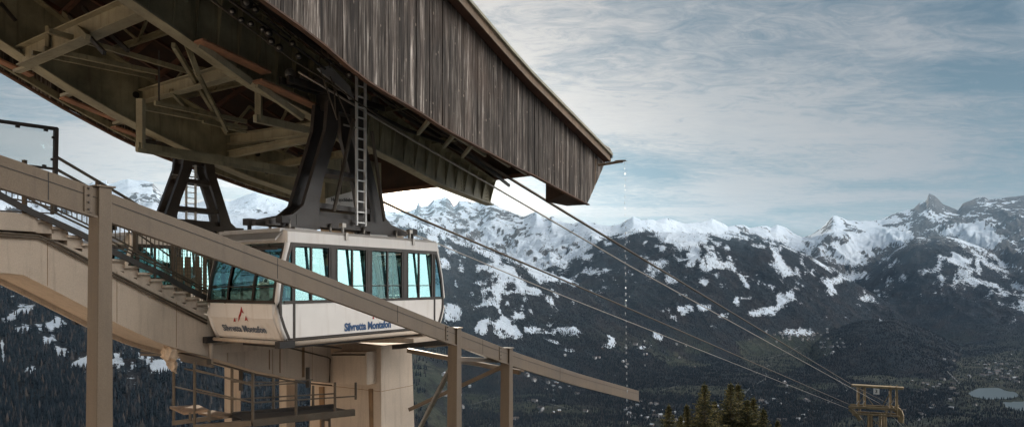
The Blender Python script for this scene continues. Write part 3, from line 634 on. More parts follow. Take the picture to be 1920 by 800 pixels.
# girders that carry the track ropes
near_g = curve([(265,0),(370,72),(470,145),(600,215),(710,277),(766,305),(836,344),(913,374)], -14.1)
near_t = curve([(600,105),(700,182),(777,240),(860,290),(936,341)], -14.1)
gs = -14.45; dEnd = PS(934, 375, -14.1)[0]
def ntop(d): return max(near_t(d), near_g(d)+.62) if d > 8 else near_g(d)+1.9
gd = list(np.linspace(5, dEnd, 26))
girder = MB().strip([W(d, gs, near_g(d)) for d in gd], [W(d, gs, ntop(d)) for d in gd], -PV*.03).build('rope_girder', 'olive', hall)
mb = MB()
for a, b_ in zip(gd[:-1], gd[1:]): mb.bar(W(a,gs-.01,near_g(a)-.02), W(b_,gs-.01,near_g(b_)-.02), .38, .035)
mb.build('bottom_flange', 'olive_light', girder)
mb = MB()
for a, b_ in zip(gd[:-1], gd[1:]): mb.bar(W(a,gs,ntop(a)+.02), W(b_,gs,ntop(b_)+.02), .55, .04)
mb.build('top_flange', 'olive', girder)
mb = MB()
for i in range(26):
    d = dEnd-.05-i*.55
    if d < 6: break
    za, zb = near_g(d)+.01, ntop(d)
    zm = za+(zb-za)*.0
    mb = MB(); mb.add([W(d,gs+.01,zm+.06), W(d+.03,gs+.01,zm+.06), W(d+.03,gs+.26,zb-.02), W(d,gs+.26,zb-.02), W(d+.03,gs+.01,zb-.02), W(d,gs+.01,zb-.02)], [(0,1,2,3),(0,3,5),(1,4,2),(3,2,4,5),(0,5,4,1)]); mb.build('stiffener', 'olive', girder)
mb = MB()
for i in range(12):
    d = dEnd-.18-(i//4)*.0-(0 if i < 4 else 1.55 if i < 8 else 4.4)
    for q in range(2):
        z0 = near_g(d); z = z0+.12+.12*(i%4); MB().disc(W(d-q*.13, gs+.03, z), PV, .022, .03, 8).build('bolt','olive_light',girder)
for d0 in (14.6, 14.9, 15.2, 16.9):
    for q in range(9): MB().disc(W(d0, gs+.02, near_g(d0)+.1+q*.09), PV, .018, .03, 8).build('bolt','olive_light',girder)
# rope shoe, guard rail, pipes and rollers along the near girder
shoe_s = -13.95
mb = MB(); P = [W(d, shoe_s, ntop(d)+.10) for d in gd]
for a, b_ in zip(P[:-1], P[1:]): mb.bar(a, b_, .16, .12)
mb.build('rope_shoe', 'dark_steel', girder)
guard = [L(690,208,-13.6), L(760,243,-13.6), L(835,268,-13.6), L(893,300,-13.6), L(955,348,-13.6)]
mb = MB(); [mb.bar(a, b_, .07, .10) for a, b_ in zip(guard[:-1], guard[1:])]; mb.build('guard_rail', 'dark_steel', hall)
for pts, r in (([(395,0),(470,55),(545,110),(610,150),(690,205),(760,250)],.018), ([(430,0),(500,50),(560,92),(610,130)],.03), ([(460,-5),(540,55),(600,100),(660,150)],.02),
               ([(500,35),(545,72)],.025), ([(700,175),(780,225),(850,262)],.018), ([(380,-15),(450,40),(520,92)],.014)):
    MB().tube([L(x, y, -12.9) for x, y in pts], r, 6).build('pipe', 'dark_steel' if r > .019 else 'rail', hall, True)
for (x, y, r) in ((462,5,.14),(478,18,.08),(503,62,.09),(492,55,.06),(508,78,.08),(523,90,.09),(435,22,.07),(452,38,.06),(640,118,.10),(655,140,.09),(470,45,.06),(548,82,.07),(560,105,.07)):
    rl = MB().disc(L(x, y, -12.8), PV, r, .08, 18).build('rope_roller', 'dark_steel', hall, True)
    MB().disc(L(x, y, -12.74), PV, r*.45, .05, 14).build('hub', 'steel', rl, True)
# heavy dark channel above the near girder, carrying the rollers
dk = curve([(560,45),(690,150),(960,318)], -12.0)
mb = MB(); pts = [W(d, -13.05, max(sid_b(d)+.25, ntop(d)+.1)) for d in np.linspace(5, 18, 16)]
[mb.chan(a, b_, .2, .5, .02) for a, b_ in zip(pts[:-1], pts[1:])]; mb.build('roller_beam', 'dark_steel', hall)

# far girder
far_g = curve([(0,74),(75,124),(140,166),(200,200),(235,220),(325,266),(412,306),(462,328),(540,354),(590,374)], -20.1)
fd = list(np.linspace(5, 19.6, 24))
def ftop(d): return far_g(d)+1.75-.055*(d-8)
g2 = MB().strip([W(d,-20.3,far_g(d)) for d in fd], [W(d,-20.3,ftop(d)) for d in fd], -PV*.03).build('rope_girder', 'olive', hall)
mb = MB(); [mb.bar(W(a,-20.3,far_g(a)-.02), W(b_,-20.3,far_g(b_)-.02), .5, .035) for a, b_ in zip(fd[:-1], fd[1:])]; mb.build('bottom_flange', 'olive_light', g2)
mb = MB(); [mb.bar(W(a,-20.3,ftop(a)+.02), W(b_,-20.3,ftop(b_)+.02), .5, .035) for a, b_ in zip(fd[:-1], fd[1:])]; mb.build('top_flange', 'olive', g2)
mb = MB(); P = [W(d, SF+.25, far_b(d)+.10) for d in np.linspace(4, 19, 20)]
[mb.bar(a, b_, .12, .18) for a, b_ in zip(P[:-1], P[1:])]; mb.build('edge_beam', 'olive', hall)
mb = MB(); P = [W(d, SF-.04, far_b(d)-.03) for d in np.linspace(4, 19, 20)]
[mb.bar(a, b_, .14, .05) for a, b_ in zip(P[:-1], P[1:])]; mb.build('edge_board', 'trim_red', hall)

def B(p, q, w, h, mat='olive', name='steel_beam', kind='bar'):
    a = L(*p); b_ = L(*q); m_ = MB(); getattr(m_, {'bar':'bar','i':'ibeam','c':'chan'}[kind])(a, b_, w, h); return m_.build(name, mat, hall)
# cross beams between the girders
B((340,-22,-14.4),(42,108,-20.2), .34, .50, 'olive_light', 'cross_beam', 'i')
B((440,132,-14.6),(268,181,-20.2), .28, .36, 'olive_light', 'cross_beam', 'i')
B((640,235,-14.6),(432,262,-20.2), .26, .34, 'olive_light', 'cross_beam', 'i')
B((660,244,-14.6),(430,290,-20.2), .2, .22, 'olive_light', 'cross_beam', 'i')
B((450,12,-14.6),(255,5,-17.0), .18, .22, 'olive_light', 'cross_beam')
B((700,280,-14.6),(500,312,-20.2), .2, .22, 'olive', 'cross_beam', 'i')
# inclined and level members
for p, q, w, h in (((325,85,-15.0),(425,250,-19.6),.09,.12), ((330,30,-15.2),(372,140,-15.0),.09,.12), ((372,140,-15.0),(425,245,-18.5),.08,.1),
                   ((92,58,-18.3),(352,134,-17.4),.10,.12), ((82,92,-19.0),(298,137,-18.6),.12,.12), ((60,99,-19.4),(290,146,-19.2),.1,.1),
                   ((290,193,-18.2),(462,228,-18.0),.10,.12), ((270,203,-19.0),(462,240,-18.6),.12,.10), ((130,30,-19.0),(196,100,-16.5),.07,.1), ((155,15,-19.0),(240,95,-16.5),.07,.1),
                   ((90,50,-19.0),(90,95,-19.0),.09,.09), ((298,96,-18.0),(298,190,-18.4),.05,.05), ((120,25,-20.0),(165,70,-17),.1,.14), ((0,5,-20.1),(30,40,-20.1),.07,.07),
                   ((320,170,-18.0),(352,205,-18.4),.09,.12), ((372,128,-17.0),(500,150,-16.0),.08,.08), ((224,8,-16.5),(330,30,-15.0),.12,.14), ((460,300,-20.0),(700,345,-20.0),.08,.08),
                   ((380,228,-18.6),(462,248,-18.6),.08,.08), ((500,255,-19.5),(640,300,-19.0),.1,.1), ((560,285,-19.6),(560,372,-19.6),.06,.06), ((597,288,-19.6),(597,372,-19.6),.06,.06), ((560,288,-19.6),(600,290,-19.6),.06,.06)):
    B(p, q, w, h, 'olive' if w > .07 else 'dark_steel')
# hanging portal frames
B((264,186,-17.2),(264,283,-17.2), .16, .16, 'olive_light', 'hanging_post'); B((257,275,-17.2),(670,340,-17.2), .16, .22, 'olive', 'hanging_rail')
B((485,158,-15.3),(485,226,-15.3), .14, .16, 'olive_light', 'hanging_post'); B((478,222,-15.3),(655,262,-15.3), .14, .20, 'olive_light', 'hanging_rail')
B((257,281,-16.2),(650,345,-16.2), .06, .1, 'olive', 'hanging_rail')
# diagonal gusset plates along the near girder, walkway planks on brackets
for p, q in (((372,76,-13.9),(500,137,-13.9)), ((482,151,-13.9),(598,203,-13.9)), ((590,214,-14.9),(690,262,-14.9))):
    pl_ = B(p, q, .34, .05, 'plank', 'walkway_plank'); B((p[0], p[1]+8, -14.05),(q[0]-30, q[1]+18, -14.05), .10, .16, 'olive_light', 'plank_bearer')
for p, q in (((116,183,-21.0),(236,232,-21.0)), ((212,238,-21.0),(308,272,-21.0)), ((322,279,-21.0),(400,308,-21.0)), ((-10,110,-21.0),(60,142,-21.0)), ((455,318,-21.0),(545,350,-21.0))):
    B(p, q, .30, .05, 'plank', 'walkway_plank')
for (x, y, s) in ((128,176,-20.7),(226,228,-20.7),(330,278,-20.7),(40,130,-20.7)):
    a = L(x-10, y+4, s-.35); b_ = L(x+14, y-4, s+.35); MB().chan(a, b_, .16, .08, .02).build('bracket', 'olive_light', hall)
for (x, y, s) in ((380,78,-14.9),(488,150,-14.9)):
    a = L(x-26, y+8, s-.35); b_ = L(x+14, y-8, s+.3); MB().chan(a, b_, .18, .09, .02).build('bracket', 'olive_light', hall)
mb = MB()
for x, y in ((255,178),(483,288),(500,321)): MB().disc(L(x, y, -20.26), PV, .10, .03, 14).build('web_opening', 'black', g2)
# roof framing: purlins along, rafters across, trusses
mb = MB()
for s in np.arange(-10.6, -22.4, -1.15):
    d0, d1 = 3.0, 20.0; MB().bar(W(d0, s, roofz(d0, s)-.14), W(d1, s, roofz(d1, s)-.14), .12, .20).build('purlin', 'purlin', hall)
mb = MB()
for d in np.arange(4, 20.2, 1.0):
    for s0, s1 in ((-10.2, SR), (SR, -22.4)): MB().bar(W(d, s0, roofz(d, s0)-.32), W(d, s1, roofz(d, s1)-.32), .10, .14).build('rafter', 'purlin', hall)
for d in (6.0, 8.4, 10.8, 13.2, 15.6, 17.8):
    mb = MB(); zc = lambda s: roofz(d, s)-.45
    zb = eave(d)-.75+.0
    mb.chan(W(d,-10.3,zb), W(d,-22.2,zb), .1, .16, .02)
    ss_ = np.linspace(-10.3, -22.2, 9)
    for i in range(8):
        a, b_ = ss_[i], ss_[i+1]
        if i % 2 == 0: mb.bar(W(d,a,zb), W(d,b_,zc(b_)), .06, .08)
        else: mb.bar(W(d,a,zc(a)), W(d,b_,zb), .06, .08)
    mb.build('roof_truss', 'olive', hall)
# brackets inside the near wall's underside
mb = MB()
for x, y in ((905,285),(950,305),(985,322)):
    a = L(x-60, y-38, -10.3); b_ = L(x+5, y+6, -13.2); MB().bar(a, b_, .08, .12).build('outrigger', 'olive_light', hall)
for x, y in ((895,268),(860,250),(812,225)): MB().bar(L(x, y-8, -10.3), L(x-28, y+26, -13.5), .09, .10).build('outrigger', 'olive_light', hall)
# spout over the front corner, and the meltwater falling from it
sp0 = L(1122, 309, -9.6); sp1 = L(1166, 305, -9.6); sp1 = sp0 + (PV*.97+DV*.25).normalized()*.82+Vector((0,0,.09))
gut = empty('gutter_spout', sp0); tag(gut, 'small rusty sheet metal spout dripping water off the roof corner', 'gutter spout')
mb = MB(); ax = (sp1-sp0).normalized(); side = ax.cross(Vector((0,0,1))).normalized()
for a0 in range(6):
    t0, t1 = math.pi*(a0/6), math.pi*((a0+1)/6); r = .11
    c = lambda t, o: o - side*math.cos(t)*r - Vector((0,0,1))*math.sin(t)*r*.5
    mb.add([c(t0,sp0),c(t1,sp0),c(t1,sp1),c(t0,sp1),c(t0,sp0)+Vector((0,0,.012)),c(t1,sp0)+Vector((0,0,.012)),c(t1,sp1)+Vector((0,0,.012)),c(t0,sp1)+Vector((0,0,.012))],
           [(0,1,2,3),(7,6,5,4),(0,3,7,4),(1,5,6,2),(3,2,6,7),(0,4,5,1)])
mb.build('trough', 'fascia', gut)
mb = MB(); mb.bar(sp1-ax*.25+Vector((0,0,.04)), sp1+ax*.10+Vector((0,0,-.01)), .18, .02); mb.build('lip', 'steel', gut)
mb = MB(); r = random.Random(3); tip = sp1+ax*.05; z = tip.z-.06; step = .10
while z > -7:
    ln = r.uniform(.05, .11); x = tip+DV*r.uniform(-.015,.015)+PV*(r.uniform(-.015,.015)+.012*(tip.z-z)*.8)
    mb.tube([(x.x, x.y, z), (x.x, x.y, z-ln*.5), (x.x, x.y, z-ln)], [.006, .012, .008], 6)
    if r.random() < .12: mb.tube([(x.x+.12, x.y, z-.1), (x.x+.12, x.y, z-.16)], .01, 5)
    z -= ln+step*r.uniform(.7, 1.3)*(1+.06*(tip.z-z))
m, nt, b = new_mat('water_drops'); b.inputs['Base Color'].default_value = (.85,.9,.95,1); b.inputs['Roughness'].default_value = .12; b.inputs['Metallic'].default_value = .55
M['water'] = m
o_ = mb.build('dripping_water', 'water', None, True); tag(o_, 'thin line of meltwater drops falling from the roof spout', 'dripping water', kind='stuff')

# ================================================================ cabins
SL = -13.55; Z0 = -1.29; DC = 12.95
cabin = empty('cable_car', W(DC, SL, Z0), math.pi/2-A)
tag(cabin, 'nearer white cable car cabin with blue lettering and red peak logo under the timber hall', 'cable car', 'cable car cabins')
HL, HW = 2.95, 1.25
ENDP = [(-.20,.0),(-.10,.20),(.045,.50),(.06,.82),(-.02,1.4),(-.20,2.05),(-.28,2.20)]     # how far each end bulges, by height
def ex(z): return HL+np.interp(z, [p[1] for p in ENDP], [p[0] for p in ENDP])
def cpx(px): return PS(px, 530, -12.3)[0]-DC
def ringbody(z0, z1, inset=0, steps=4):
    """closed band of the cabin wall between two heights, as quads"""
    zs = np.linspace(z0, z1, steps+1); rings = []
    for z in zs:
        e = ex(z)-inset; w = HW-inset; c = .14
        rings.append([(-e+c,-w,z),(e-c,-w,z),(e,-w+c,z),(e,w-c,z),(e-c,w,z),(-e+c,w,z),(-e,w-c,z),(-e,-w+c,z)])
    mb = MB(); vs = [v for r_ in rings for v in r_]; n = 8; fs = []
    for i in range(steps):
        for k in range(n): fs.append((i*n+k, i*n+(k+1)%n, (i+1)*n+(k+1)%n, (i+1)*n+k))
    mb.add(vs, fs); return mb
mb = ringbody(0, .82, 0, 5); n = 8; top = len(mb.v)
mb.f.append(tuple(reversed(range(8)))); body = mb.build('body_panel', 'white', cabin)
MB().box((0,0,.10),(5.5,2.3,.06)).build('floor', 'seat', cabin)
mb = MB()
for sx in (-1,1):
    # seam strips up the sides and round the end
    for y in (-HW-.004, HW+.004):
        for X in (sx*2.52,): mb.bar((X,y,.03),(X,y,2.2),.05,.03,up=(0,1,0))
        pts = [(sx*(ex(z)-.10), y, z) for z in np.linspace(.02, 2.2, 9)]
        for a, b_ in zip(pts[:-1], pts[1:]): mb.bar(a, b_, .07, .03, up=(0,1,0))
for y in (-HW-.004, HW+.004): mb.bar((-2.75,y,.03),(2.75,y,.03),.03,.05)
for y in (-HW-.003, HW+.003): mb.bar((-2.8,y,.86),(2.8,y,.86),.03,.07); mb.bar((-2.62,y,2.16),(2.62,y,2.16),.03,.09)
for sx in (-1,1):
    for z, h in ((.86,.06),(2.10,.07),(1.20,.03)): mb.bar((sx*ex(z),-HW+.05,z),(sx*ex(z),HW-.05,z),.04,h)
mb.build('window_trim', 'frame', cabin)
# windows: on each side four wide pairs, each end three bowed panes
def side_window(x0, x1, sy, mull, gm='glass'):
    y = sy*HW; fr = MB()
    for X, w in ((x0,.07),(x1,.07),(mull,.05)): fr.bar((X,y,.88),(X,y,2.12),w,.05,up=(0,1,0))
    fr.bar((x0,y,1.22),(x1,y,1.22),.02,.022)
    f_ = fr.build('window', 'frame', cabin)
    g = MB().add([(x0+.01,y-sy*.005,.87),(x1-.01,y-sy*.005,.87),(x1-.01,y-sy*.09,2.13),(x0+.01,y-sy*.09,2.13)], [(0,1,2,3)]); g.build('pane', gm, f_)
xs = [cpx(p) for p in (549,583,618,630,660,687,695,726,754,763,785,810)]
for sy in (-1,1):
    for a, mm, b_, gm in ((xs[0],xs[1],xs[2],'glass'),(xs[3],xs[4],xs[5],'glass_bright'),(xs[6],xs[7],xs[8],'glass_clear'),(xs[9],xs[10],xs[11],'glass_bright')): side_window(a, b_, sy, mm, gm)
    mb = MB()
    for a, b_ in ((xs[2],xs[3]),(xs[5],xs[6]),(xs[8],xs[9])): mb.box(((a+b_)/2, sy*(HW-.01), 1.5),(b_-a,.07,1.3))
    mb.build('door_pillar', 'frame', cabin)
    for sx in (-1,1):
        g = MB(); a = 2.55*sx; zs = np.linspace(.88, 2.12, 5)
        g.add([(a, sy*(HW-.01), z) for z in zs]+[(sx*(ex(z)-.13), sy*(HW-.01), z) for z in zs], [(i,i+1,i+6,i+5) for i in range(4)]); g.build('corner_pane', 'glass', cabin)
for sx in (-1,1):
    yy = [-1.17,-.45,.45,1.17]
    for i in range(3):
        zs = np.linspace(.88, 2.10, 6); fr = MB()
        for Y in (yy[i],yy[i+1]):
            pts = [(sx*ex(z), Y, z) for z in zs]
            for a, b_ in zip(pts[:-1], pts[1:]): fr.bar(a, b_, .07, .05, up=(1,0,0))
        for z in (.885, 2.095): fr.bar((sx*ex(z), yy[i], z), (sx*ex(z), yy[i+1], z), .045, .03)
        f_ = fr.build('window', 'frame', cabin)
        g = MB(); g.add([(sx*(ex(z)-.01), yy[i]+.02, z) for z in zs]+[(sx*(ex(z)-.01), yy[i+1]-.02, z) for z in zs], [(k,k+1,k+7,k+6) for k in range(5)]); g.build('pane', 'glass_bright', f_, True)
    # white corner pillars
    for sy in (-1,1):
        mb = MB(); pts = [(sx*(ex(z)-.045), sy*(HW-.045), z) for z in np.linspace(.0, 2.35, 9)]
        mb.tube(pts, .065, 8); mb.build('corner_pillar', 'white', cabin, True)
# roof with its deep white side fascia and sloped grey ends
mb = MB()
prof = [(-HW-.02,2.19),(HW+.02,2.19),(HW+.02,2.44),(HW-.25,2.53),(-HW+.25,2.53),(-HW-.02,2.44)]
x0, x1 = -2.72, 2.66
mb.add([(x0, y, z) for y, z in prof]+[(x1, y, z) for y, z in prof], [(0,1,2,3,4,5)[::-1], tuple(range(6,12))]+[(i,(i+1)%6,6+(i+1)%6,6+i) for i in range(6)])
roof = mb.build('cabin_roof', 'white', cabin, bevel=.015)
for sx in (-1,1):
    mb = MB(); a = [(sx*2.70,-1.10,2.44),(sx*2.70,1.10,2.44),(sx*2.92,1.10,2.22),(sx*2.92,-1.10,2.22)]
    mb.poly(a, (0,0,.05)); mb.bar((sx*2.74,-1.1,2.47),(sx*2.74,1.1,2.47),.10,.08); mb.build('end_roof', 'grey_roof', cabin)
    mb = MB()
    for y in (-.75,-.1,.55): mb.bar((sx*2.80,y,2.16),(sx*2.55,y+.25,1.90),.03,.03)
    mb.bar((sx*2.86,-1.1,2.05),(sx*2.86,1.1,2.05),.03,.04); mb.build('end_header', 'frame', cabin)
# roof fittings
for x in (-.95, 1.55):
    mb = MB(); mb.tube([(x,-HW+.1,2.52),(x,-HW+.1,2.66)],.04,8); mb.box((x,-HW+.1,2.70),(.12,.12,.10)); mb.box((x,-HW-.03,2.42),(.08,.06,.18)); mb.build('lifting_lug', 'steel', cabin)
for x in (-2.3,2.3):
    for y in (-.6,.6): MB().tube([(x,y,2.4),(x,y,2.70)],.05,8).box((x,y,2.76),(.22,.22,.16)).build('damper', 'black', cabin)
# bumper tube round the foot and black corner buffers
e = HL-.12; w = HW+.05
mb = MB(); mb.tube([(-e,-w,-.07),(e,-w,-.07)],.055,8); mb.tube([(-e,w,-.07),(e,w,-.07)],.055,8); mb.tube([(-e,-w,-.05),(-e,w,-.05)],.045,8); mb.tube([(e,-w,-.05),(e,w,-.05)],.045,8)
mb.build('bumper_tube', 'concrete', cabin, True)
for sx in (-1,1):
    for sy in (-1,1): MB().box((sx*(e-.02), sy*w, -.07),(.42,.16,.15)).build('corner_buffer', 'black', cabin)
MB().box((0,0,-.12),(4.6,1.7,.2)).build('underframe', 'dark_steel', cabin)
# inside: poles, grab rails, bench, ceiling
mb = MB(); [mb.tube([(x,y,.1),(x,y,2.2)],.02,8) for x in (-1.6,0,1.6) for y in (-.5,.5)]
for y in (-1.15,1.15): mb.tube([(-2.5,y,1.24),(2.5,y,1.24)],.018,6)
mb.tube([(-2.4,.5,1.98),(2.4,.5,1.98)],.018,6); mb.tube([(-2.4,-.5,1.98),(2.4,-.5,1.98)],.018,6); mb.build('grab_rail', 'steel', cabin, True)
mb = MB(); mb.box((.95,.9,.65),(.5,.4,1.05)); mb.build('control_panel', 'seat', cabin)
mb = MB(); mb.box((0,0,2.17),(5.1,2.4,.03)); mb.build('ceiling', 'seat', cabin)
# hanger: two flaring legs on a long foot beam, cross ties, ladder and carriage
def hanger_side(sy, name='hanger_leg'):
    y = sy*.24
    for sx in (-1,1):
        o = [(.62,5.95),(.70,5.2),(1.22,3.75),(1.42,3.2),(1.75,2.95),(2.45,2.78),(2.45,2.66),(.9,2.64),(.9,2.9),(.92,3.3),(.78,3.9),(.30,5.2),(.24,5.95)]
        mb = MB(); mb.poly([(sx*x, y-.06, z) for x, z in o], (0,.12,0)); mb.build(name, 'hanger', cabin)
hanger_side(-1); hanger_side(1)
mb = MB()
for z, x in ((3.25,.92),(4.15,.7)): MB().box((0,0,z),(2*x,.56,.13)).build('cross_tie', 'hanger', cabin)
mb = MB(); mb.box((0,0,2.83),(3.3,.62,.26)); mb.box((0,0,3.04),(2.2,.4,.14)); mb.build('foot_beam', 'hanger', cabin)
for x in (-1.3,1.3): MB().box((x,0,2.62),(.7,.5,.28)).build('spring_box', 'grey_roof', cabin)
mb = MB(); [mb.tube([(x,y,2.5),(x,y,2.8)],.035,8) for x in (-1.9,-.6,.6,1.9) for y in (-.35,.35)]; mb.build('suspension_rod', 'steel', cabin, True)
lad = MB(); lx = .42; 
for x in (lx-.16, lx+.16): lad.box((x,-.42,4.82),(.045,.07,4.0))
for i in range(14): lad.box((lx,-.42,2.90+.28*i),(.30,.04,.035))
lad.build('ladder', 'alu', cabin)
mb = MB(); mb.bar((-.2,-.42,5.4),(.5,-.42,5.4),.04,.04); mb.build('ladder_bracket', 'steel', cabin)
car = MB(); car.box((0,-.05,6.28),(3.4,.10,.16)); car.box((0,.22,6.28),(3.4,.10,.16)); [car.box((x,.08,6.28),(.1,.4,.14)) for x in (-1.5,-.5,.5,1.5)]; car.box((0,.08,6.05),(.9,.5,.5))
carb = car.build('carriage', 'dark_steel', cabin)
for x in (-1.5,-1.05,-.6,.6,1.05,1.5): MB().disc((x,.085,6.45),(0,1,0),.15,.07,16).build('wheel', 'steel', carb, True)
far_cabin = copy_tree(cabin); far_cabin.location = W(13.35, -20.55, Z0+.20)
far_cabin['label'] = 'mostly hidden second cable car behind the stair railing, its A-shaped hanger against the snow'
for c_ in far_cabin.children:
    if c_.name.startswith('ladder'): c_.location = (-.60,.3,1.15); c_.scale = (1,1,.62)
    if c_.name.startswith('hanger_leg'): c_.location = (0,0,.55); c_.scale = (.82,1,.80)
    if c_.name.startswith('cross_tie'): c_.location = (0,0,.20); c_.scale = (.80,1,1)
    if c_.name.startswith('carriage'): c_.location = (0,0,-.9)
# raking platform bracket and struts beside the carriage
brk = MB(); brk.poly([(-1.15,-.5,6.60),(-.75,-.5,6.78),(-.05,-.5,6.42),(.10,-.5,6.12),(-.05,-.5,6.08),(-.20,-.5,6.25),(-1.0,-.5,6.52)], (0,.05,0)); brk.build('side_plate', 'grey_roof', cabin)
mb = MB()
for a, b_ in (((-1.05,-.5,6.55),(-.50,-.5,5.45)),((-.75,-.5,6.5),(.0,-.5,5.35)),((-.62,-.5,6.4),(-.55,-.5,5.5)),((-1.15,-.5,6.6),(-1.0,-.5,7.2)),((-.75,-.5,6.7),(-.85,-.5,7.2))): mb.tube([a,b_],.018,6)
mb.tube([(.08,-.5,5.6),(-.62,-.5,3.1)],.05,6); mb.tube([(.75,-.5,5.4),(1.25,-.5,3.0)],.05,6); mb.build('strut', 'rail', cabin)

# lettering and logo on the near cabin only
text_obj('lettering', 'Silvretta Montafon', .265, 'blue_text', cabin, (-.02+cpx(692), -HW-.008, .20), (math.pi/2,0,0), .010, .003, (.84,1,1))
o = text_obj('end_lettering', 'Silvretta Montafon', .235, 'grey_text', cabin, (-(ex(.24)+.022), 0.02, .23), (math.pi/2,0,-math.pi/2), .005, .003, (.88,1,1))
o.rotation_euler = (math.radians(90+26), 0, -math.pi/2)
def logo(parent, org, ex_, ey_, sc, name):
    org = Vector(org); ex_ = Vector(ex_); ey_ = Vector(ey_)
    mb = MB(); nrm = ex_.cross(ey_).normalized()*.004
    for pts in ([(-.15,-.42),(-.1,-.1),(.02,.1),(.12,.42),(.22,.2),(.34,.05),(.22,.08),(.16,.12),(.10,0),(.06,-.12),(.0,-.12),(-.04,-.3)],
                [(-.55,-.42),(-.48,-.2),(-.40,-.32),(-.34,-.42)], [(.42,-.35),(.50,-.08),(.58,-.22),(.72,-.38),(.56,-.30),(.50,-.34)]):
        mb.poly([org+ex_*x*sc+ey_*y*sc for x, y in pts], nrm)
    return mb.build(name, 'red_logo', parent)
logo(cabin, (-(ex(.60)+.008), -.0, .58), (0,-1,0), (0,0,1), .42, 'logo')
logo(cabin, (cpx(708), -HW-.006, .52), (1,0,0), (0,0,1), .36, 'logo')
# lower edge: a reflective skirt sheet on the end
mb = MB(); zs = [.02,.20,.49]; mb.add([(-(ex(z)+.004), y, z) for z in zs for y in (-1.12,1.12)], [(0,1,3,2),(2,3,5,4)]); mb.build('end_skirt', 'white', cabin)

MB().hexa([W(15.3,-16.6,1.9),W(17.9,-16.6,1.9),W(17.9,-17.4,1.9),W(15.3,-17.4,1.9),W(15.3,-16.6,4.2),W(17.9,-16.6,4.2),W(17.9,-17.4,4.2),W(15.3,-17.4,4.2)]).build('machine_room','olive',hall)
MB().hexa([W(16.4,-16.45,.6),W(18.9,-16.45,.6),W(18.9,-18.0,.6),W(16.4,-18.0,.6),W(16.4,-16.45,1.9),W(18.9,-16.45,1.9),W(18.9,-18.0,1.9),W(16.4,-18.0,1.9)]).build('machine_room_base','concrete',hall)
# sign hanging under the hall behind the near hanger
sg = empty('station_sign', L(650, 380, -15.7)); tag(sg, 'white station sign with black lettering and arrows behind the ladder', 'sign')
o1, o2 = L(612,400,-15.7), L(700,398,-15.7); zt = L(650,363,-15.7).z
ws = [(612,393),(612,372),(626,368),(694,350),(700,356),(700,384),(692,393),(668,396)]
MB().poly([L(x,y,-15.7) for x, y in ws], -PV*.03).build('board', 'signwhite', sg)
rot = (math.pi/2, 0, math.pi/2-A)
o = text_obj('lettering', 'Hochjochbahn Mittelstation', .155, 'ink', sg, L(660,375,-15.68)-L(650,380,-15.7), rot, .002); o.rotation_euler = (math.radians(90), math.radians(-5), math.pi/2-A)
mb = MB()
for x, sg_ in ((641,-1),(688,1)):
    c = L(x, 387, -15.68); mb.box(c, (.22,.01,.025), (DV,PV,Vector((0,0,1)))); mb.poly([c+DV*sg_*.11+Vector((0,0,.06)), c+DV*sg_*.19, c+DV*sg_*.11-Vector((0,0,.06))], PV*.01)
mb.build('arrows', 'ink', sg)
MB().tube([L(640,366,-15.72), L(640,300,-15.72)],.015,6).build('hanger_rod','dark_steel',sg)

# ================================================================ ropes and pylon
PY = Q(1645, 762, 140); pyd = Vector((math.cos(math.radians(-34)), math.sin(math.radians(-34)), 0)); pyf = Vector((-pyd.y, pyd.x, 0))
def ropeline(pts, r, name, mat, label, grp, sag=0):
    P = []
    for a, b_ in zip(pts[:-1], pts[1:]):
        n = 24 if (b_-a).length > 30 else 2
        for i in range(n): t = i/n; P.append(a.lerp(b_, t)-Vector((0,0,sag*4*t*(1-t) if n > 2 else 0)))
    P.append(pts[-1]); o = MB().tube(P, r, 6).build(name, mat, None, True); tag(o, label, 'cable', grp); return o
R1 = Q(1676, 756, 139); R2 = Q(1655, 757, 140); R3 = Q(1603, 765, 143); R4 = Q(1594, 766, 143)
dn = lambda p, px, py, t: [p, Q(px, py, t)]
ropeline([L(600,95,-13.62), L(760,205,-13.62), L(900,300,-13.62), L(1065,401,-13.62), Q(1603,724,132), Q(1668,757,139), Q(1706,806,150), Q(1760,900,190)], .055, 'track_rope', 'rope', 'thick dark rope from the near girder to the right side of the pylon', 'ropes')
ropeline([L(560,135,-13.2), L(749,248,-13.2), L(960,370,-13.2), L(1180,498,-13.0), Q(1650,756,139), Q(1700,806,150)], .03, 'haul_rope', 'rope_light', 'thin pale rope crossing in front of the riveted girder, higher of two', 'ropes')
ropeline([L(600,322,-20.5), L(762,399,-20.5), L(1080,535,-20.5), Q(1592,757,142), Q(1612,775,144), Q(1630,812,150), Q(1660,900,180)], .055, 'track_rope', 'rope', 'thick dark rope leaving behind the cabin roof for the left side of the pylon', 'ropes')
ropeline([L(700,411,-20.2), L(817,455,-20.2), L(1000,532,-20.2), Q(1590,765,142), Q(1606,780,144), Q(1622,812,150)], .028, 'haul_rope', 'rope_light', 'lowest thin pale rope, from the cabin corner to the left side of the pylon', 'ropes')
pyl = empty('pylon', Q(1645, 1000, 140)); tag(pyl, 'ochre steel cable car pylon numbered 3 rising above the valley', 'pylon')
k = 140/F
def P3(px, y, f=0): 
    t = 140-(px-1645)*k*.62
    return Q(px, y, t)+pyf*f
def pbar(p, q, w, h, name='brace', mat='yellow_steel'): MB().bar(p, q, w*.75, h*.75).build(name, mat, pyl)
for f in (-.9,.9): pbar(P3(1597,721.5,f), P3(1694,727,f), .3, .45, 'top_beam')
MB().strip([P3(1597,720,-.9),P3(1694,725.5,-.9)],[P3(1597,719.6,-.9),P3(1694,725.1,-.9)],pyf*1.8).build('top_plate','yellow_steel',pyl)
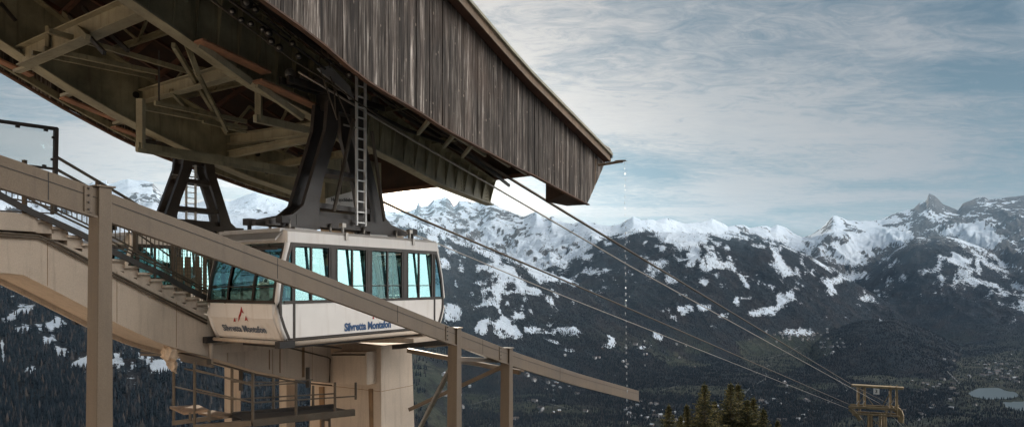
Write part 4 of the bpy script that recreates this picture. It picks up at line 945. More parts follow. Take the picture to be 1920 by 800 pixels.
for x in (1609,1621,1669,1681):
    for f in (-.8,.8): pbar(P3(x,723,f), P3(x,762,f), .32, .32, 'post')
for a, b_ in (((1613,724),(1640,760)),((1609,740),(1621,724)),((1674,727),(1655,760)),((1609,757),(1621,740)),((1669,757),(1681,740))): pbar(P3(*a,-.8), P3(*b_,-.8), .14, .14)
for f in (-1.3,1.3): pbar(P3(1593,760,f), P3(1680,765,f), .4, .6, 'platform_beam'); pbar(P3(1603,773,f), P3(1688,778,f), .3, .4, 'platform_beam')
MB().strip([P3(1595,762,-1.3),P3(1682,767,-1.3)],[P3(1595,761,-1.3),P3(1682,766,-1.3)],pyf*2.6).build('platform_deck','dark_steel',pyl)
for x in (1601,1612,1662,1671,1684):
    for f in (-1.3,1.3): pbar(P3(x,760,f), P3(x,776,f), .16, .16, 'platform_post')
for (pts, f) in (([(1678,762),(1688,768),(1692,779),(1690,790)],-.6),([(1672,765),(1683,772),(1687,783),(1688,790)],.6),([(1594,765),(1600,770),(1609,778),(1614,786)],-.6)):
    mb = MB(); P = [P3(x,y,f) for x,y in pts]; [mb.bar(a,b_,.5,.7) for a,b_ in zip(P[:-1],P[1:])]; mb.build('rope_shoe','yellow_steel',pyl)
for x in (1607,1618,1664,1672): MB().tube([P3(x,756,-1.3),P3(x+5,749,-1.3)],.09,6).build('roller_arm','steel',pyl)
for x in (1629,1634,1650,1655,1660):
    for f in (-1.1,1.1): pbar(P3(x,774,f*.9), P3(x+(x-1645)*.35,1000,f*1.6), .3, .3, 'leg')
for i in range(5):
    y0 = 778+i*24
    for a, b_ in ((1631,1658),(1658,1631)): pbar(P3(a,y0,-1.1), P3(b_,y0+24,-1.2), .13, .13)
MB().box(P3(1644.5,731.5,-1.25),(1.05,.06,1.15),(pyd,pyf,Vector((0,0,1)))).build('number_plate','signwhite',pyl)
o = text_obj('number', '3', 1.0, 'ink', pyl, P3(1644.5,731.5,-1.33)-Q(1645,1000,140), (math.pi/2,0,math.radians(-34)), .02, .01)
MB().tube([P3(1683,726,-.9), P3(1684,762,-.9)],.10,4).build('ladder','yellow_steel',pyl)
# ================================================================ tan guide frame in front
fr = empty('guide_frame', W(10, -9.3, -12)); tag(fr, 'long curved tan steel guide beam on tapered posts in front of the white cabin', 'guide frame')
SB = -9.3
def gcurve(off): return curve([(0,290+off[0]),(170,348+off[1]),(420,443+off[2]),(650,533+off[3]),(845,612+off[4]),(965,659+off[5]),(1080,698+off[6]),(1198,732+off[7])], SB)
gt = gcurve([0]*8); 
def gb(d):     # beam of constant depth
    return gt(d)-.375
gdl = list(np.linspace(2.0, PS(1198,732,SB)[0], 40))
MB().strip([W(d,SB,gb(d)) for d in gdl], [W(d,SB,gt(d)) for d in gdl], -PV*.16).build('guide_beam', 'tan', fr, bevel=.006)
mb = MB(); [mb.bar(W(a,SB+.012,gb(a)+.0), W(b_,SB+.012,gb(b_)+.0), .03, .03) for a, b_ in zip(gdl[:-1], gdl[1:])]; mb.build('lower_lip', 'tan', fr)
mb = MB(); [mb.bar(W(a,SB+.003,gb(a)+.25), W(b_,SB+.003,gb(b_)+.25), .006, .008) for a, b_ in zip(gdl[:-1], gdl[1:])]; mb.build('seam', 'dark_steel', fr)
def post(xl, xr, yt, zb=-12, s=SB, wb=1.3):
    d0, z0 = PS(xl, yt, s); d1, _ = PS(xr, yt, s); c = (d0+d1)/2
    w = .165
    mb = MB(); k_ = wb
    mb.hexa([W(c-w*k_/1,s+.04,zb), W(c+w*k_*.6,s+.04,zb), W(c+w*k_*.6,s-.22*k_,zb), W(c-w*k_,s-.22*k_,zb), W(c-w*.5,s+.04,z0), W(c+w*.5,s+.04,z0), W(c+w*.5,s-.22,z0), W(c-w*.5,s-.22,z0)])
    p_ = mb.build('post', 'tan', fr, bevel=.008)
    MB().box(W(c, s-.09, z0+.012), (.24,.30,.022), (DV,PV,Vector((0,0,1)))).build('cap_plate', 'tan', p_)
post(182, 208, 350); post(851, 866, 616); post(949, 963, 654)
for px_ in (90, 520, 745, 905, 1050):
    dj = PS(px_, 400, SB)[0]; MB().hexa([W(dj,SB,gb(dj)+.01),W(dj+.01,SB,gb(dj)+.01),W(dj+.01,SB+.003,gb(dj)+.01),W(dj,SB+.003,gb(dj)+.01),W(dj,SB,gt(dj)-.01),W(dj+.01,SB,gt(dj)-.01),W(dj+.01,SB+.003,gt(dj)-.01),W(dj,SB+.003,gt(dj)-.01)]).build('weld_seam','dark_steel',fr)
for px_ in (165, 838, 938):
    dj = PS(px_, 400, SB)[0]; MB().box(W(dj, SB+.008, gb(dj)+.19), (.10,.016,.34), (DV,PV,Vector((0,0,1)))).build('splice_plate','tan',fr)
    for zz_ in (.06,.15,.24,.33): MB().disc(W(dj, SB+.02, gb(dj)+zz_), PV, .014, .02, 6).build('bolt','dark_steel',fr)
def fb(p, q, w, h, mat='tan', name='brace', kind='bar'): m_ = MB(); getattr(m_, kind)(p, q, w, h); return m_.build(name, mat, fr)
fb(L(768,767,-12.6), L(948,684,-9.45), .10, .10)
fb(L(785,806,-12.4), L(848,683,-9.45), .09, .09, 'steel')
fb(L(765,656,-12.8), L(975,697,-9.5), .14, .12)
fb(L(846,672,-9.5), L(958,676,-9.5), .12, .10); fb(L(846,676,-9.6), L(980,694,-10.2), .10, .08)
fb(L(740,650,-13.0), L(845,640,-9.5), .16, .12, 'dark_steel'); fb(L(800,648,-12.4), L(845,643,-9.45), .12, .10)

# ================================================================ concrete stairway and platform
st = empty('concrete_stairway', W(8, -15.6, -3)); tag(st, 'pale concrete stairway curving down to the cabin platform', 'stairway')
S1 = -15.0; WD = 1.25
top_c = curve([(-60,433),(0,434),(75,440),(150,470),(220,505),(300,546),(390,592),(520,640)], S1)
bot_c = curve([(-60,511),(0,511),(40,513),(100,543),(165,577),(230,611),(300,643),(350,658),(390,668),(480,695),(560,711),(620,718)], S1)
sdl = list(np.linspace(5.4, PS(620,718,S1)[0], 34))
MB().strip([W(d,S1,bot_c(d)) for d in sdl], [W(d,S1,min(top_c(d), 99) if d < 10.6 else max(top_c(10.6)-.1*(d-10.6), -1.42)) for d in sdl], -PV*WD).build('flight', 'concrete', st)
# lighter lip along the far lower edge
mb = MB(); [mb.bar(W(a,S1-WD-.06,bot_c(a)-.03), W(b_,S1-WD-.06,bot_c(b_)-.03), .10, .14) for a, b_ in zip(sdl[:18], sdl[1:19])]; mb.build('edge_lip', 'concrete', st)
# wide end of the platform towards the pier
d0 = sdl[-1]
MB().hexa([W(d0-.02,S1-.02,-2.92), W(d0+1.2,S1-.02,-2.9), W(d0+1.2,-13.72,-2.88), W(d0+.15,-13.72,-2.88), W(d0-.02,S1-.02,-2.02), W(d0+1.2,S1-.02,-2.0), W(d0+1.2,-13.72,-1.95), W(d0+.15,-13.72,-1.95)]).build('platform_end', 'concrete', st)
MB().hexa([W(d0-3.9,-16.2,-1.72), W(d0+1.2,-16.2,-1.72), W(d0+1.2,-14.0,-1.72), W(d0-3.9,-15.0,-1.72), W(d0-3.9,-16.2,-1.5), W(d0+1.2,-16.2,-1.5), W(d0+1.2,-14.0,-1.5), W(d0-3.9,-15.0,-1.5)]).build('platform_slab', 'concrete', st)
# streaks of rust and soot
def stain(px, w, s, y0, y1, mat='rust_stain'):
    a, za = PS(px, y0, s); b_, zb = PS(px+w, y1, s); MB().hexa([W(a,s,zb),W(b_,s,zb),W(b_,s+.006,zb),W(a,s+.006,zb),W(a,s,za),W(b_,s,za),W(b_,s+.006,za),W(a,s+.006,za)]).build('rust_streak', mat, st)
for px, w, y0, y1 in ((504,2,640,692),(524,2,640,698),(566,5,642,706)): stain(px, w, S1+.003, y0, y1)
for dj in np.arange(6.6, 13.9, 1.35):
    zt_j = top_c(dj) if dj < 10.6 else -1.45
    MB().hexa([W(dj,S1,bot_c(dj)+.02),W(dj+.012,S1,bot_c(dj)+.02),W(dj+.012,S1+.003,bot_c(dj)+.02),W(dj,S1+.003,bot_c(dj)+.02),W(dj,S1,zt_j-.05),W(dj+.012,S1,zt_j-.05),W(dj+.012,S1+.003,zt_j-.05),W(dj,S1+.003,zt_j-.05)]).build('formwork_joint','rust_stain',st)
# conduits
for pts in ([(0,437),(72,441),(100,452),(200,505),(300,556),(388,600)],[(0,443),(76,447),(200,511),(300,562),(388,606)]):
    MB().tube([L(x,y,S1+.05) for x,y in pts], .022, 6).build('conduit', 'rail', st, True)
MB().tube([L(396,634,S1+.12), L(396,680,S1+.12)],.05,8).build('drain_pipe','concrete',st,True)
MB().tube([L(x,y,S1+.05) for x,y in ((390,676),(480,701),(560,716),(622,722))],.025,6).build('conduit','rail',st,True)
MB().tube([L(545,652,S1+.06), L(614,669,S1+.06), L(619,672,S1+.06), L(618,716,S1+.06)],.022,6).build('conduit','rail',st,True)
MB().tube([W(d0-.05,-14.9,-2.08), W(d0+.1,-13.75,-2.03)],.022,6).build('conduit','rail',st,True)
# steps
nose = curve([(60,402),(100,415),(209,476),(390,570)], S1)
dd0 = PS(70,400,S1)[0]; dd1 = PS(392,575,S1)[0]; NS = 13; run = (dd1-dd0)/NS
for i in range(NS):
    a = dd0+i*run; z = nose(a+run*.5)-.02
    r_ = MB().hexa([W(a,S1-.06,z-.26), W(a+run+.06,S1-.06,z-.26), W(a+run+.06,S1-WD+.06,z-.26), W(a,S1-WD+.06,z-.26), W(a,S1-.06,z-.055), W(a+run+.0,S1-.06,z-.055), W(a+run+.0,S1-WD+.06,z-.055), W(a,S1-WD+.06,z-.055)]).build('step', 'concrete', st)
    MB().box(W(a+run*.5,S1-WD/2+.02,z-.025), (run+.05, WD, .05), (DV,PV,Vector((0,0,1)))).build('tread', 'concrete', r_)
MB().hexa([W(3.2,S1+.02,1.00), W(dd0,S1+.02,1.00), W(dd0,S1-3.2,1.00), W(3.2,S1-3.2,1.00), W(3.2,S1+.02,1.34), W(dd0,S1+.02,1.34), W(dd0,S1-3.2,1.34), W(3.2,S1-3.2,1.34)]).build('landing', 'concrete', st)
# sagging dark kick strip along the step ends
P = [L(x,y,S1+.07) for x,y in ((-20,350),(0,366),(60,398),(100,415),(150,438),(209,470),(260,495),(300,512),(330,530),(390,560))]
mb = MB(); [mb.bar(a,b_,.05,.12) for a,b_ in zip(P[:-1],P[1:])]; mb.build('kick_strip','dark_steel',st)

# railings
rl = empty('stair_railing', W(6, -15.0, 1)); tag(rl, 'steel handrail running down the near side of the concrete stairs', 'railing')
def rpost(px, yb, yt, s, par, mat='rail', w=.05): MB().bar(L(px,yb,s), L(px,yt,s), w, w).build('post', mat, par)
for px, yb, yt in ((47,400,355),(98,402,330),(253,475,430),(325,520,455),(376,552,500)): rpost(px, yb, yt, S1-.02, rl)
rails = [([(-20,330),(47,368),(98,396),(165,428),(209,452),(300,495),(392,545)],.022), ([(-20,318),(47,352),(98,374)],.018), ([(200,405),(250,432),(320,481)],.018), ([(0,395),(98,400)],.015), ([(209,458),(300,500),(392,550)],.018)]
for pts, r in rails: MB().tube([L(x,y,S1) for x,y in pts], r, 6).build('handrail', 'rail', rl, True)
fr2 = empty('landing_screen', W(6, -16.4, 1)); tag(fr2, 'dark framed clear glass wind screen at the top of the stairs', 'screen')
SS = -16.3
MB().bar(L(-40,222,SS), L(107,242,SS), .07,.07).build('frame', 'dark_steel', fr2)
MB().bar(L(105,240,SS), L(102,400,SS), .08,.08).build('frame', 'dark_steel', fr2)
MB().bar(L(30,308,SS), L(104,317,SS), .05,.05).build('frame', 'dark_steel', fr2)
MB().poly([L(-40,228,SS), L(101,244,SS), L(99,314,SS), L(-40,298,SS)], -PV*.01).build('glass', 'clear', fr2)
for x, y in ((33,237),(86,244),(101,258),(99,299),(83,311)): MB().box(L(x,y,SS+.01),(.07,.05,.05),(DV,PV,Vector((0,0,1)))).build('clamp','dark_steel',fr2)
fr3 = empty('far_railing', W(6, -16.3, 1)); tag(fr3, 'mesh filled railing with upright bars along the far side of the stairs', 'railing')
MB().bar(L(104,293,SS), L(245,376,SS), .06,.05).build('handrail','rail',fr3)
MB().bar(L(245,376,SS), L(330,428,SS), .06,.05).build('handrail','rail',fr3)
MB().bar(L(104,316,SS), L(172,354,SS), .05,.05).build('middle_rail','rail',fr3)
for px, yb, yt in ((183,420,338),(46,400,300),(253,470,385),(328,520,430)): rpost(px, yb, yt, SS, fr3, 'rail', .07)
ft_ = curve([(-10,345),(47,352),(98,366),(183,408),(253,445),(328,492),(395,520)], SS)
fu_ = curve([(-10,290),(47,300),(98,318),(183,368),(253,400),(328,440),(395,462)], SS)
mb = MB(); da = PS(-10,340,SS)[0]; db = PS(392,520,SS)[0]; d = da
while d < db:
    z0 = ft_(d)-.25; z1 = ft_(d)+.45
    mb.bar(W(d,SS-.02,z0), W(d,SS-.02,z1), .016, .016, up=DV); d += .105
mb.build('bar_infill', 'rail', fr3)
mb = MB(); d = da
while d < PS(110,340,SS)[0]:
    mb.bar(W(d,SS+.04,ft_(d)-.1), W(d,SS+.04,ft_(d)+.40), .008, .008, up=DV); d += .06
for k_ in range(7):
    z = -.1+k_*.08; mb.bar(W(da,SS+.04,ft_(da)+z), W(PS(110,340,SS)[0],SS+.04,ft_(PS(110,340,SS)[0])+z), .008, .008)
mb.build('mesh_infill', 'rail', fr3)
P = [W(d,SS-.02,ft_(d)+.47) for d in np.linspace(da, db, 14)]; mb = MB(); [mb.bar(a,b_,.04,.03) for a,b_ in zip(P[:-1],P[1:])]; mb.build('top_bar','rail',fr3)
P = [W(d,SS-.02,ft_(d)-.26) for d in np.linspace(da, db, 14)]; mb = MB(); [mb.bar(a,b_,.04,.03) for a,b_ in zip(P[:-1],P[1:])]; mb.build('bottom_bar','rail',fr3)
# upright mesh gate panels at the platform, left of the cabin
gp = empty('platform_gate', L(360, 560, -16.0)); tag(gp, 'steel mesh gate panels beside the cabin end at the foot of the stairs', 'gate')
mb = MB(); g0 = PS(325,500,-15.9)[0]; g1 = PS(398,500,-15.9)[0]; d = g0; zt_ = PS(360,462,-15.9)[1]; zb_ = PS(360,566,-15.9)[1]
while d < g1: mb.bar(W(d,-15.9,zb_), W(d,-15.9,zt_), .010,.010,up=DV); d += .075
z = zb_
while z < zt_: mb.bar(W(g0,-15.9,z), W(g1,-15.9,z), .010,.010); z += .085
mb.build('mesh', 'rail', gp)
mb = MB(); [mb.bar(W(d,-15.9,zb_-.05), W(d,-15.9,zt_+.05), .07,.05,up=DV) for d in (g0,g1)]; [mb.bar(W(g0,-15.9,z), W(g1,-15.9,z), .05,.05) for z in (zb_,zt_)]; mb.build('frame','rail',gp)
mb = MB(); r = random.Random(8)
d = g0+.12
while d < g1-.1: w = r.uniform(.08,.16); mb.box(W(d,-16.05,(zb_+zt_)/2-.1),(w,.02,(zt_-zb_)*r.uniform(.75,.9)),(DV,PV,Vector((0,0,1)))); d += w+r.uniform(.04,.14)
mb.build('slats','fascia',gp)

# pier and cross head
pr = empty('concrete_pier', W(15.2,-15,-14)); tag(pr, 'tall pale concrete pier carrying the cabin platform', 'pier')
def pierp(z): k_ = (-1.8-z)*.022; return k_
mb = MB(); za, zb = -1.80, -14; ka, kb = 0, .28
mb.hexa([W(14.6-kb,-13.55+kb,zb),W(15.95+kb,-13.55+kb,zb),W(15.95+kb,-16.4-kb,zb),W(14.6-kb,-16.4-kb,zb),W(14.6,-13.55,za),W(15.95,-13.55,za),W(15.95,-16.4,za),W(14.6,-16.4,za)])
mb.build('shaft', 'concrete', pr, bevel=.02)
for zj in (-3.1,-4.5,-5.9):
    kk = .28*(-1.8-zj)/12.2; MB().box(W((14.6+15.95)/2,-13.55+kk+.0015,zj),(1.33+kk*1.9,.003,.014),(DV,PV,Vector((0,0,1)))).build('formwork_joint','rust_stain',pr); MB().box(W(14.6-kk-.0015,-14.97,zj),(.003,2.8+kk*1.9,.014),(DV,PV,Vector((0,0,1)))).build('formwork_joint','rust_stain',pr)
MB().hexa([W(14.2,-12.0,-1.62),W(15.4,-12.0,-1.62),W(15.4,-16.6,-1.79),W(14.2,-16.6,-1.79),W(14.2,-12.0,-1.50),W(15.4,-12.0,-1.50),W(15.4,-16.6,-1.50),W(14.2,-16.6,-1.50)]).build('cross_head','concrete',pr,bevel=.01)
mb = MB(); mb.bar(W(13.4,-13.3,-1.47),W(16.3,-12.6,-1.47),.3,.10); mb.bar(W(12.3,-13.6,-1.50),W(13.4,-13.3,-1.50),.3,.16); mb.build('buffer_beam','black',pr)
for px, w, y0, y1 in ((600,9,724,806),(693,7,728,806)):
    tA = 14.6; u0 = (px-CX)/F; rD = u0*SA+CA
    def pd(x, y): u = (x-CX)/F; t = 14.58/(u*SA+CA); return Vector((u*t, t, (HY-y)/F*t))
    MB().poly([pd(px,y0),pd(px+w,y0),pd(px+w+2,y1),pd(px+2,y1)], -DV*.05).build('rust_streak','rust_stain',pr)
MB().tube([L(640,652,-14.2), L(575,645,-14.2)],.03,6).build('pipe','rail',pr)
# two slim columns further back
for i, (x0, x1, yt, lab) in enumerate(((426,446,690,'slim beige column behind the catwalk, left one'),(528,549,712,'slim beige column behind the catwalk, right one'))):
    c = Q((x0+x1)/2, yt-20, 20.5); o = MB().hexa([c+DV*a+PV*b_+Vector((0,0,z)) for z in (-12,0) for a,b_ in ((-.16,.16),(.16,.16),(.16,-.16),(-.16,-.16))]).build('support_column','concrete',None,loc=(c.x,c.y,c.z-12)); tag(o, lab, 'column')
# catwalk slung below the platform
cw = empty('catwalk', Q(450, 780, 15.5)); tag(cw, 'rusty maintenance catwalk with open rails slung under the platform', 'catwalk')
tb = lambda x: 16.2-(x-326)*.0106 if x < 435 else 15.05+(x-435)*.0045
tf = lambda x: tb(x)-.0-.75
def cwb(a, b_, w, h, mat='rail', name='rail', fa=tb, fb_=tb): MB().bar(Q(a[0],a[1],fa(a[0])), Q(b_[0],b_[1],fb_(b_[0])), w, h).build(name, mat, cw)
for x, y0, y1, f_ in ((326,672,792,tb),(365,678,806,tf),(435,690,776,tb),(474,698,792,tf),(513,708,770,tb),(555,716,786,tf),(587,722,766,tb),(628,716,778,tf),(667,716,748,tb)):
    cwb((x,y0),(x,y1),.048,.048,'rail','post',f_,f_)
for pts, f_ in (([(326,724),(435,748),(628,737)],tb), ([(345,690),(474,718)],tb), ([(435,715),(513,716),(587,711)],tb), ([(366,728),(474,754),(667,742)],tf), ([(366,692),(474,722),(555,718)],tf)):
    for a, b_ in zip(pts[:-1], pts[1:]): cwb(a, b_, .028,.028,'rail','rail',f_,f_)
cwb((326,792),(435,778),.10,.10,'rail','floor_beam'); cwb((435,780),(628,764),.12,.18,'dark_steel','floor_beam'); cwb((366,800),(474,792),.10,.12,'rail','floor_beam',tf,tf); cwb((474,792),(665,772),.12,.14,'rail','floor_beam',tf,tf)
MB().poly([Q(435,776,tb(435)),Q(628,763,tb(628)),Q(665,770,tf(665)),Q(474,789,tf(474))],(0,0,-.04)).build('grating','dark_steel',cw)
MB().poly([Q(318,761,tb(326)),Q(372,758,tb(372)+.3),Q(392,767,tf(392)),Q(345,773,tf(345))],(0,0,-.05)).build('step_board','fascia',cw)
cwb((392,768),(392,790),.05,.05,'rail','post',tf,tf); cwb((357,772),(357,788),.05,.05,'rail','post',tf,tf)
MB().bar(Q(385,772,tb(385)),Q(433,780,tb(433)),.35,.04).build('step_board','fascia',cw)
for x,y in ((452,715),(577,710)): cwb((x,y-22),(x,y+16),.08,.08,'dark_steel','stub',lambda x_:16.5,lambda x_:16.5)
for a,b_ in (((605,782),(605,806)),((618,782),(618,806)),((605,785),(618,787))): cwb(a,b_,.05,.05,'rail','post')
for i in range(3): MB().bar(Q(265,650+i*7,17.6), Q(305+i*14,657+i*4,17.2), .06,.06).build('cross_bar','rail',cw)
MB().bar(Q(335,665,16.6),Q(392,678,16.0),.12,.12).build('cross_bar','rail',cw); MB().bar(Q(340,674,16.6),Q(400,686,16.0),.06,.06).build('cross_bar','rail',cw)
# bundle of wrapping tied under the stairs
bm = bmesh_wrap = __import__('bmesh').new(); __import__('bmesh').ops.create_icosphere(bm, subdivisions=4, radius=1.0)
from mathutils import noise as mn
for v in bm.verts:
    p = v.co.copy(); n_ = mn.turbulence_vector(p*1.6, 3, False)*.22+mn.noise_vector(p*5)*.07
    lobe = .8 if p.z > -.1 else .45
    v.co = Vector(((p.x*lobe)*.22+(p.z < -.2)*.12*abs(p.z), p.y*lobe*.2, p.z*.34))+n_*.30
me_ = bpy.data.meshes.new('wrapping_bundle'); bm.to_mesh(me_); bm.free(); me_.materials.append(M['cloth'])
o = bpy.data.objects.new('wrapping_bundle', me_); COL.objects.link(o); o.location = Q(318, 670, 15.9); tag(o, 'crumpled beige plastic wrapping bundled under the stairway', 'wrapping')

# ================================================================ spruces in the foreground
def spruce_mesh(seed, H):
    r = random.Random(seed); V = []; Fc = []; tn = []
    def tri(a,b_,c,t): n_ = len(V); V.extend((a,b_,c)); Fc.append((n_,n_+1,n_+2)); tn.extend((t,t,t))
    z = .12*H; 
    while z < H*.985:
        k_ = 1-z/H; R = (.50*(H-z)**.92+.04)*r.uniform(.75,1.15); nb = int(6+6*k_)
        a0 = r.uniform(0,6.28)
        for i in range(nb):
            an = a0+i*6.283/nb+r.uniform(-.25,.25); ln = R*r.uniform(.6,1.2); dv = Vector((math.cos(an), math.sin(an), 0)); sv = Vector((-dv.y, dv.x, 0))
            rise = .35*k_*0+r.uniform(-.05,.12); n_ = max(4, int(ln/.13))
            for j in range(n_):
                f = (j+.5)/n_; c = dv*ln*f+Vector((0,0,z+ln*(rise*f-.42*f*f*k_+.10*f**3)))
                w = (.24*(1-f)+.07)*ln*r.uniform(.6,1.2); 
                for sgn in (-1,1):
                    tip = c+sv*sgn*w+dv*w*.7+Vector((0,0,r.uniform(-.14,.04)*ln*.35-.02)); tri(c-dv*.07, c+dv*.09+Vector((0,0,.02)), tip, r.random())
                    tip2 = c+sv*sgn*w*.55+dv*w*.5-Vector((0,0,r.uniform(.05,.16))); tri(c-dv*.05, c+dv*.08, tip2, r.random())
                tri(c-sv*.05, c+sv*.05, c+dv*.16+Vector((0,0,r.uniform(.02,.12))), r.random())
        z += r.uniform(.16,.27)*(.5+1.5*k_)
    for i in range(40):     # leader shoots
        an = r.uniform(0,6.28); zz_ = H*r.uniform(.93,1.0); d_ = Vector((math.cos(an), math.sin(an), r.uniform(.4,1.2))); tri(Vector((0,0,zz_)), Vector((0,0,zz_+.06)), Vector((0,0,zz_))+d_*.12, r.random())
    me = bpy.data.meshes.new('foliage'); me.from_pydata([tuple(v) for v in V], [], Fc); a = me.attributes.new('tone','FLOAT','POINT'); a.data.foreach_set('value', tn); return me
m, nt, b = new_mat('spruce_needles')
at = nt.nodes.new('ShaderNodeAttribute'); at.attribute_name = 'tone'
c = ramp(nt, at.outputs['Fac'], [(0,(.010,.018,.009)), (.5,(.055,.062,.024)), (1,(.32,.26,.10))])
nt.links.new(c, b.inputs['Base Color']); b.inputs['Roughness'].default_value = .7
nt.links.new(c, b.inputs['Subsurface Radius']) if False else None
tl = nt.nodes.new('ShaderNodeBsdfTranslucent'); nt.links.new(c, tl.inputs[0]); mx = nt.nodes.new('ShaderNodeMixShader'); mx.inputs[0].default_value = .45
nt.links.new(b.outputs[0], mx.inputs[1]); nt.links.new(tl.outputs[0], mx.inputs[2]); nt.links.new(mx.outputs[0], nt.nodes['Material Output'].inputs[0])
M['needles'] = m; M['bark'] = surf('spruce_bark', (.10,.07,.05), .9, 0, .3, 3)
SPR = [(1254,757,62,11,'small spruce at the left end of the foreground clump'),(1288,757,60,11,'short pointed spruce second from the left end of the clump'),(1321,716,60,14,'tall slender spruce with the sharpest tip in the clump'),(1340,748,64,12,'spruce tucked just right of the tall slender one'),
       (1370,715,62,14,'tall dark spruce with the left of the two middle tips'),(1384,717,64,14,'tall dark spruce with the right of the two middle tips'),(1401,745,61,12,'sparse spruce just right of the twin tops'),(1413,742,63,12,'narrow spruce near the right side of the clump'),
       (1432,764,60,11,'small spruce near the right end of the clump'),(1458,786,60,10,'lone spruce tip at the far right end of the clump'),(1276,778,57,9,'low bushy spruce at the foot of the clump on the left'),(1356,765,66,10,'low spruce filling the gap in the clump middle')]
prot = [spruce_mesh(s, H) for s, H in ((1,14),(2,14),(3,12),(4,11))]
for me_ in prot: me_.materials.append(M['needles'])
for i, (px, yt, t, H, lab) in enumerate(SPR):
    k_ = min(range(4), key=lambda q: abs((14,14,12,11)[q]-H)+(q+i)%2*.5); HH = (14,14,12,11)[k_]; tip = Q(px, yt, t)
    base = (tip.x, tip.y, tip.z-H-2.0); e_ = empty('spruce_tree', base); tag(e_, lab, 'tree', 'spruces in front of the valley')
    f_ = bpy.data.objects.new('foliage', prot[k_]); COL.objects.link(f_); f_.parent = e_; s_ = H/HH; f_.scale = (s_, s_, s_*1.0); f_.location = (0,0,2.0); f_.rotation_euler = (0,0,i*1.7)
    MB().tube([(0,0,-1),(0,0,H*.5),(0,0,H+1.6)],[.22,.14,.03],8).build('trunk','bark',None).parent = e_

# ================================================================ valley: houses, water, viaduct
def ground(px, py):
    """where the sight line through (px, py) meets the terrain"""
    j = int(np.argmin(np.abs(TPX[400]-px))); col = TPY[:, j]; ok = (TYE[:, j] > 2000)
    best = 1e9; 
    for i in range(NR-2, 10, -1):
        if not ok[i]: continue
        if (col[i]-py)*(col[i-1]-py) <= 0:
            # nearest crossing that is not hidden: walk from near to far instead
            pass
    mn_ = 1e9
    for i in range(0, NR):
        if TYE[i, j] < 1200: continue
        if col[i] <= py:
            f = (col[i-1]-py)/max(col[i-1]-col[i], 1e-6) if i else 0; f = min(max(f,0),1); a = Vector((TX[i-1,j], TY[i-1,j], TZ[i-1,j])); b_ = Vector((TX[i,j], TY[i,j], TZ[i,j])); v = a.lerp(b_, f)
            return Vector(((px-CX)/F*v.y, v.y, v.z)), i, j
    return None
def house_mesh(w, l, h, seed):
    mb = MB(); mb.hexa([(-w,-l,-3),(w,-l,-3),(w,l,-3),(-w,l,-3),(-w,-l,h),(w,-l,h),(w,l,h),(-w,l,h)]); mb.add([(-w,-l,h),(w,-l,h),(0,-l,h+w*.7)],[(0,1,2)]); mb.add([(-w,l,h),(w,l,h),(0,l,h+w*.7)],[(2,1,0)])
    return mb
wmats = [surf('whitewashed_house_wall', (.34,.34,.35), .8, 0, .2, .1), surf('brown_timber_house_wall', (.16,.10,.07), .8, 0, .2, .1)]
rmats = [surf('dark_tiled_house_roof', (.10,.085,.08), .8, 0, .2, .1), surf('frosted_house_roof', (.34,.36,.39), .8, 0, .1, .1)]
CL = [((1490,628),60,14,46,'valley village houses beyond the gravel flats'),((1560,650),36,14,20,'hamlet houses by the dark wooded knoll'),((1340,785),110,16,44,'village houses behind the spruce tops'),((1000,705),60,16,8,'farmhouses on the meadows right of the pier'),((1040,720),40,22,10,'farmhouses by the tan beam'),
      ((1220,770),60,16,22,'houses along the valley road left of the spruces'),((1180,668),110,30,18,'scattered farmhouses on the slope below the ropes'),((870,745),50,30,9,'farmhouses between the tan posts'),((1460,740),70,45,22,'houses below the ropes left of the pylon'),((1750,735),60,45,24,'houses on the valley floor right of the pylon'),((1880,690),60,28,46,'village houses at the right edge of the valley'),((1000,770),60,28,10,'houses low in the valley beside the right post'),((1500,780),60,16,14,'houses near the foot of the pylon')]
protos = []
for q in range(6):
    w_, l_, h_ = ((5,7,5),(4.5,6,6),(6,9,6),(4,5,4),(7,12,7),(5,6,7))[q]
    mbw = house_mesh(w_, l_, h_, q)
    wo = mbw.build('wall', wmats[0 if q != 3 else 1]); mr = MB()
    mr.strip([(-w_-.8,-l_-.8,h_-.6),(0,-l_-.8,h_+w_*.7)],[(-w_-.8,l_+.8,h_-.6),(0,l_+.8,h_+w_*.7)],(0,0,.5)); mr.strip([(0,-l_-.8,h_+w_*.7),(w_+.8,-l_-.8,h_-.6)],[(0,l_+.8,h_+w_*.7),(w_+.8,l_+.8,h_-.6)],(0,0,.5))
    rf = mr.build('roof', rmats[q % 2]); protos.append((wo.data, rf.data)); bpy.data.objects.remove(wo); bpy.data.objects.remove(rf)
r = random.Random(21); nh = 0
for (c, sx, sy, n_, lab) in CL:
    for i in range(n_):
        if nh > 285: break
        px = c[0]+r.gauss(0, .5)*sx; py = c[1]+r.gauss(0, .5)*sy
        g_ = ground(px, py)
        if g_ is None or g_[0].y < 2300: continue
        e_ = empty('house', g_[0]+Vector((0,0,-.5)), r.uniform(0,3.14)); tag(e_, 'small pale gabled house among the '+lab, 'house', lab); nh += 1
        wm, rm = protos[r.randrange(6)]; sc = r.uniform(.95,1.6)
        for nm, dta in (('wall',wm),('roof',rm)):
            o = bpy.data.objects.new(nm, dta); COL.objects.link(o); o.parent = e_; o.scale = (sc,sc,sc)
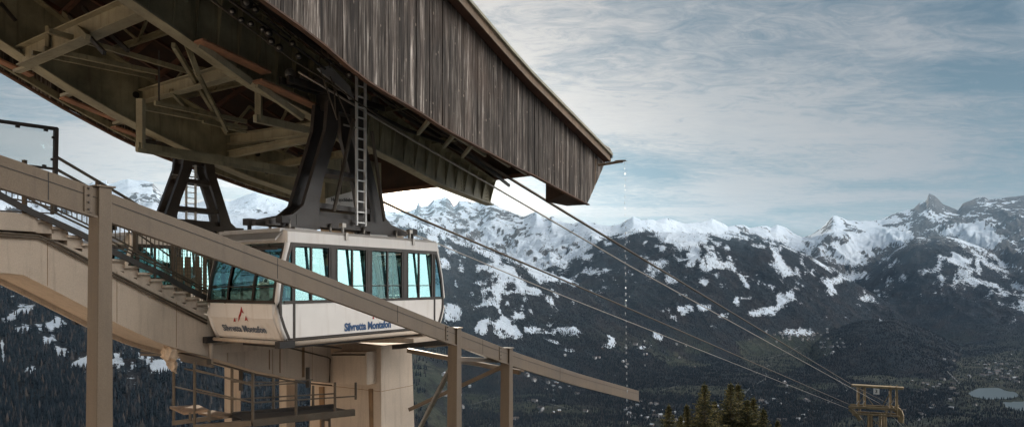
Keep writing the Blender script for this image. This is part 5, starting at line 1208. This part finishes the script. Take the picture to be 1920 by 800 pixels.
# water
m, nt, b = new_mat('still_water'); b.inputs['Base Color'].default_value = (.045,.065,.07,1); b.inputs['Roughness'].default_value = .3
bump(nt, b, noise(nt, mapped(nt), .05, 4), .2, 1.5); M['lake'] = m
for P, lv in zip(LAKES, LEVEL):
    print('LAKE', lv)
    V = []
    for px, py in P: t = lv/((HY-py)/F); V.append(((px-CX)/F*t, t, lv))
    me_ = bpy.data.meshes.new('reservoir'); me_.from_pydata(V, [], [tuple(range(len(V)))]); me_.materials.append(M['lake']); o = bpy.data.objects.new('reservoir', me_); COL.objects.link(o); tag(o, kind='structure')
# valley roads, draped over the ground
def road(pts, w, name='road'):
    P = []
    for a, b_ in zip(pts[:-1], pts[1:]):
        for i in range(10): P.append((a[0]+(b_[0]-a[0])*i/10, a[1]+(b_[1]-a[1])*i/10))
    G = []
    for p in P:
        g_ = ground(*p)
        if g_: G.append(g_[0])
    if len(G) < 3: return
    lf = []; rt = []
    for i, p in enumerate(G):
        d = (G[min(i+1,len(G)-1)]-G[max(i-1,0)]); d.z = 0
        if d.length < 1: d = Vector((1,0,0))
        d.normalize(); n_ = Vector((-d.y, d.x, 0))*w*.62; lf.append(p+n_+Vector((0,0,3))); rt.append(p-n_+Vector((0,0,3)))
    n_ = len(G); o = MB().add(lf+rt, [(i,i+1,n_+i+1,n_+i) for i in range(n_-1)]).build(name, 'road'); tag(o, kind='structure')
M['road'] = surf('pale_gravel_road', (.085,.088,.09), .9, 0, .2, .02)
road([(1395,738),(1405,728),(1425,716),(1440,705),(1428,692),(1450,680)], 9)
road([(1730,745),(1745,752),(1750,765),(1735,778),(1720,790)], 7)
road([(1230,734),(1255,728),(1275,722)], 7); road([(1440,672),(1480,660),(1500,648),(1480,640)], 8)
road([(1560,700),(1590,730),(1500,790)], 7); road([(1800,720),(1780,700),(1770,690),(1860,672)], 8)
road([(880,760),(930,745),(1010,752),(1080,770)], 6)
# viaduct far down the valley
g_ = ground(1362, 632)
if g_:
    c = g_[0]; k2 = c.y/F; vd = empty('viaduct', c); tag(vd, 'grey concrete road viaduct standing in the far woods below the ropes', 'viaduct')
    MB().box((0,0,9*k2),(36*k2,14,2.6*k2)).build('deck','road',vd)
    for i in range(6): MB().box(((-13+i*5.2)*k2,0,3*k2),(1.0*k2,8,12*k2)).build('pillar','road',vd)
    vd.children[0].data.update()
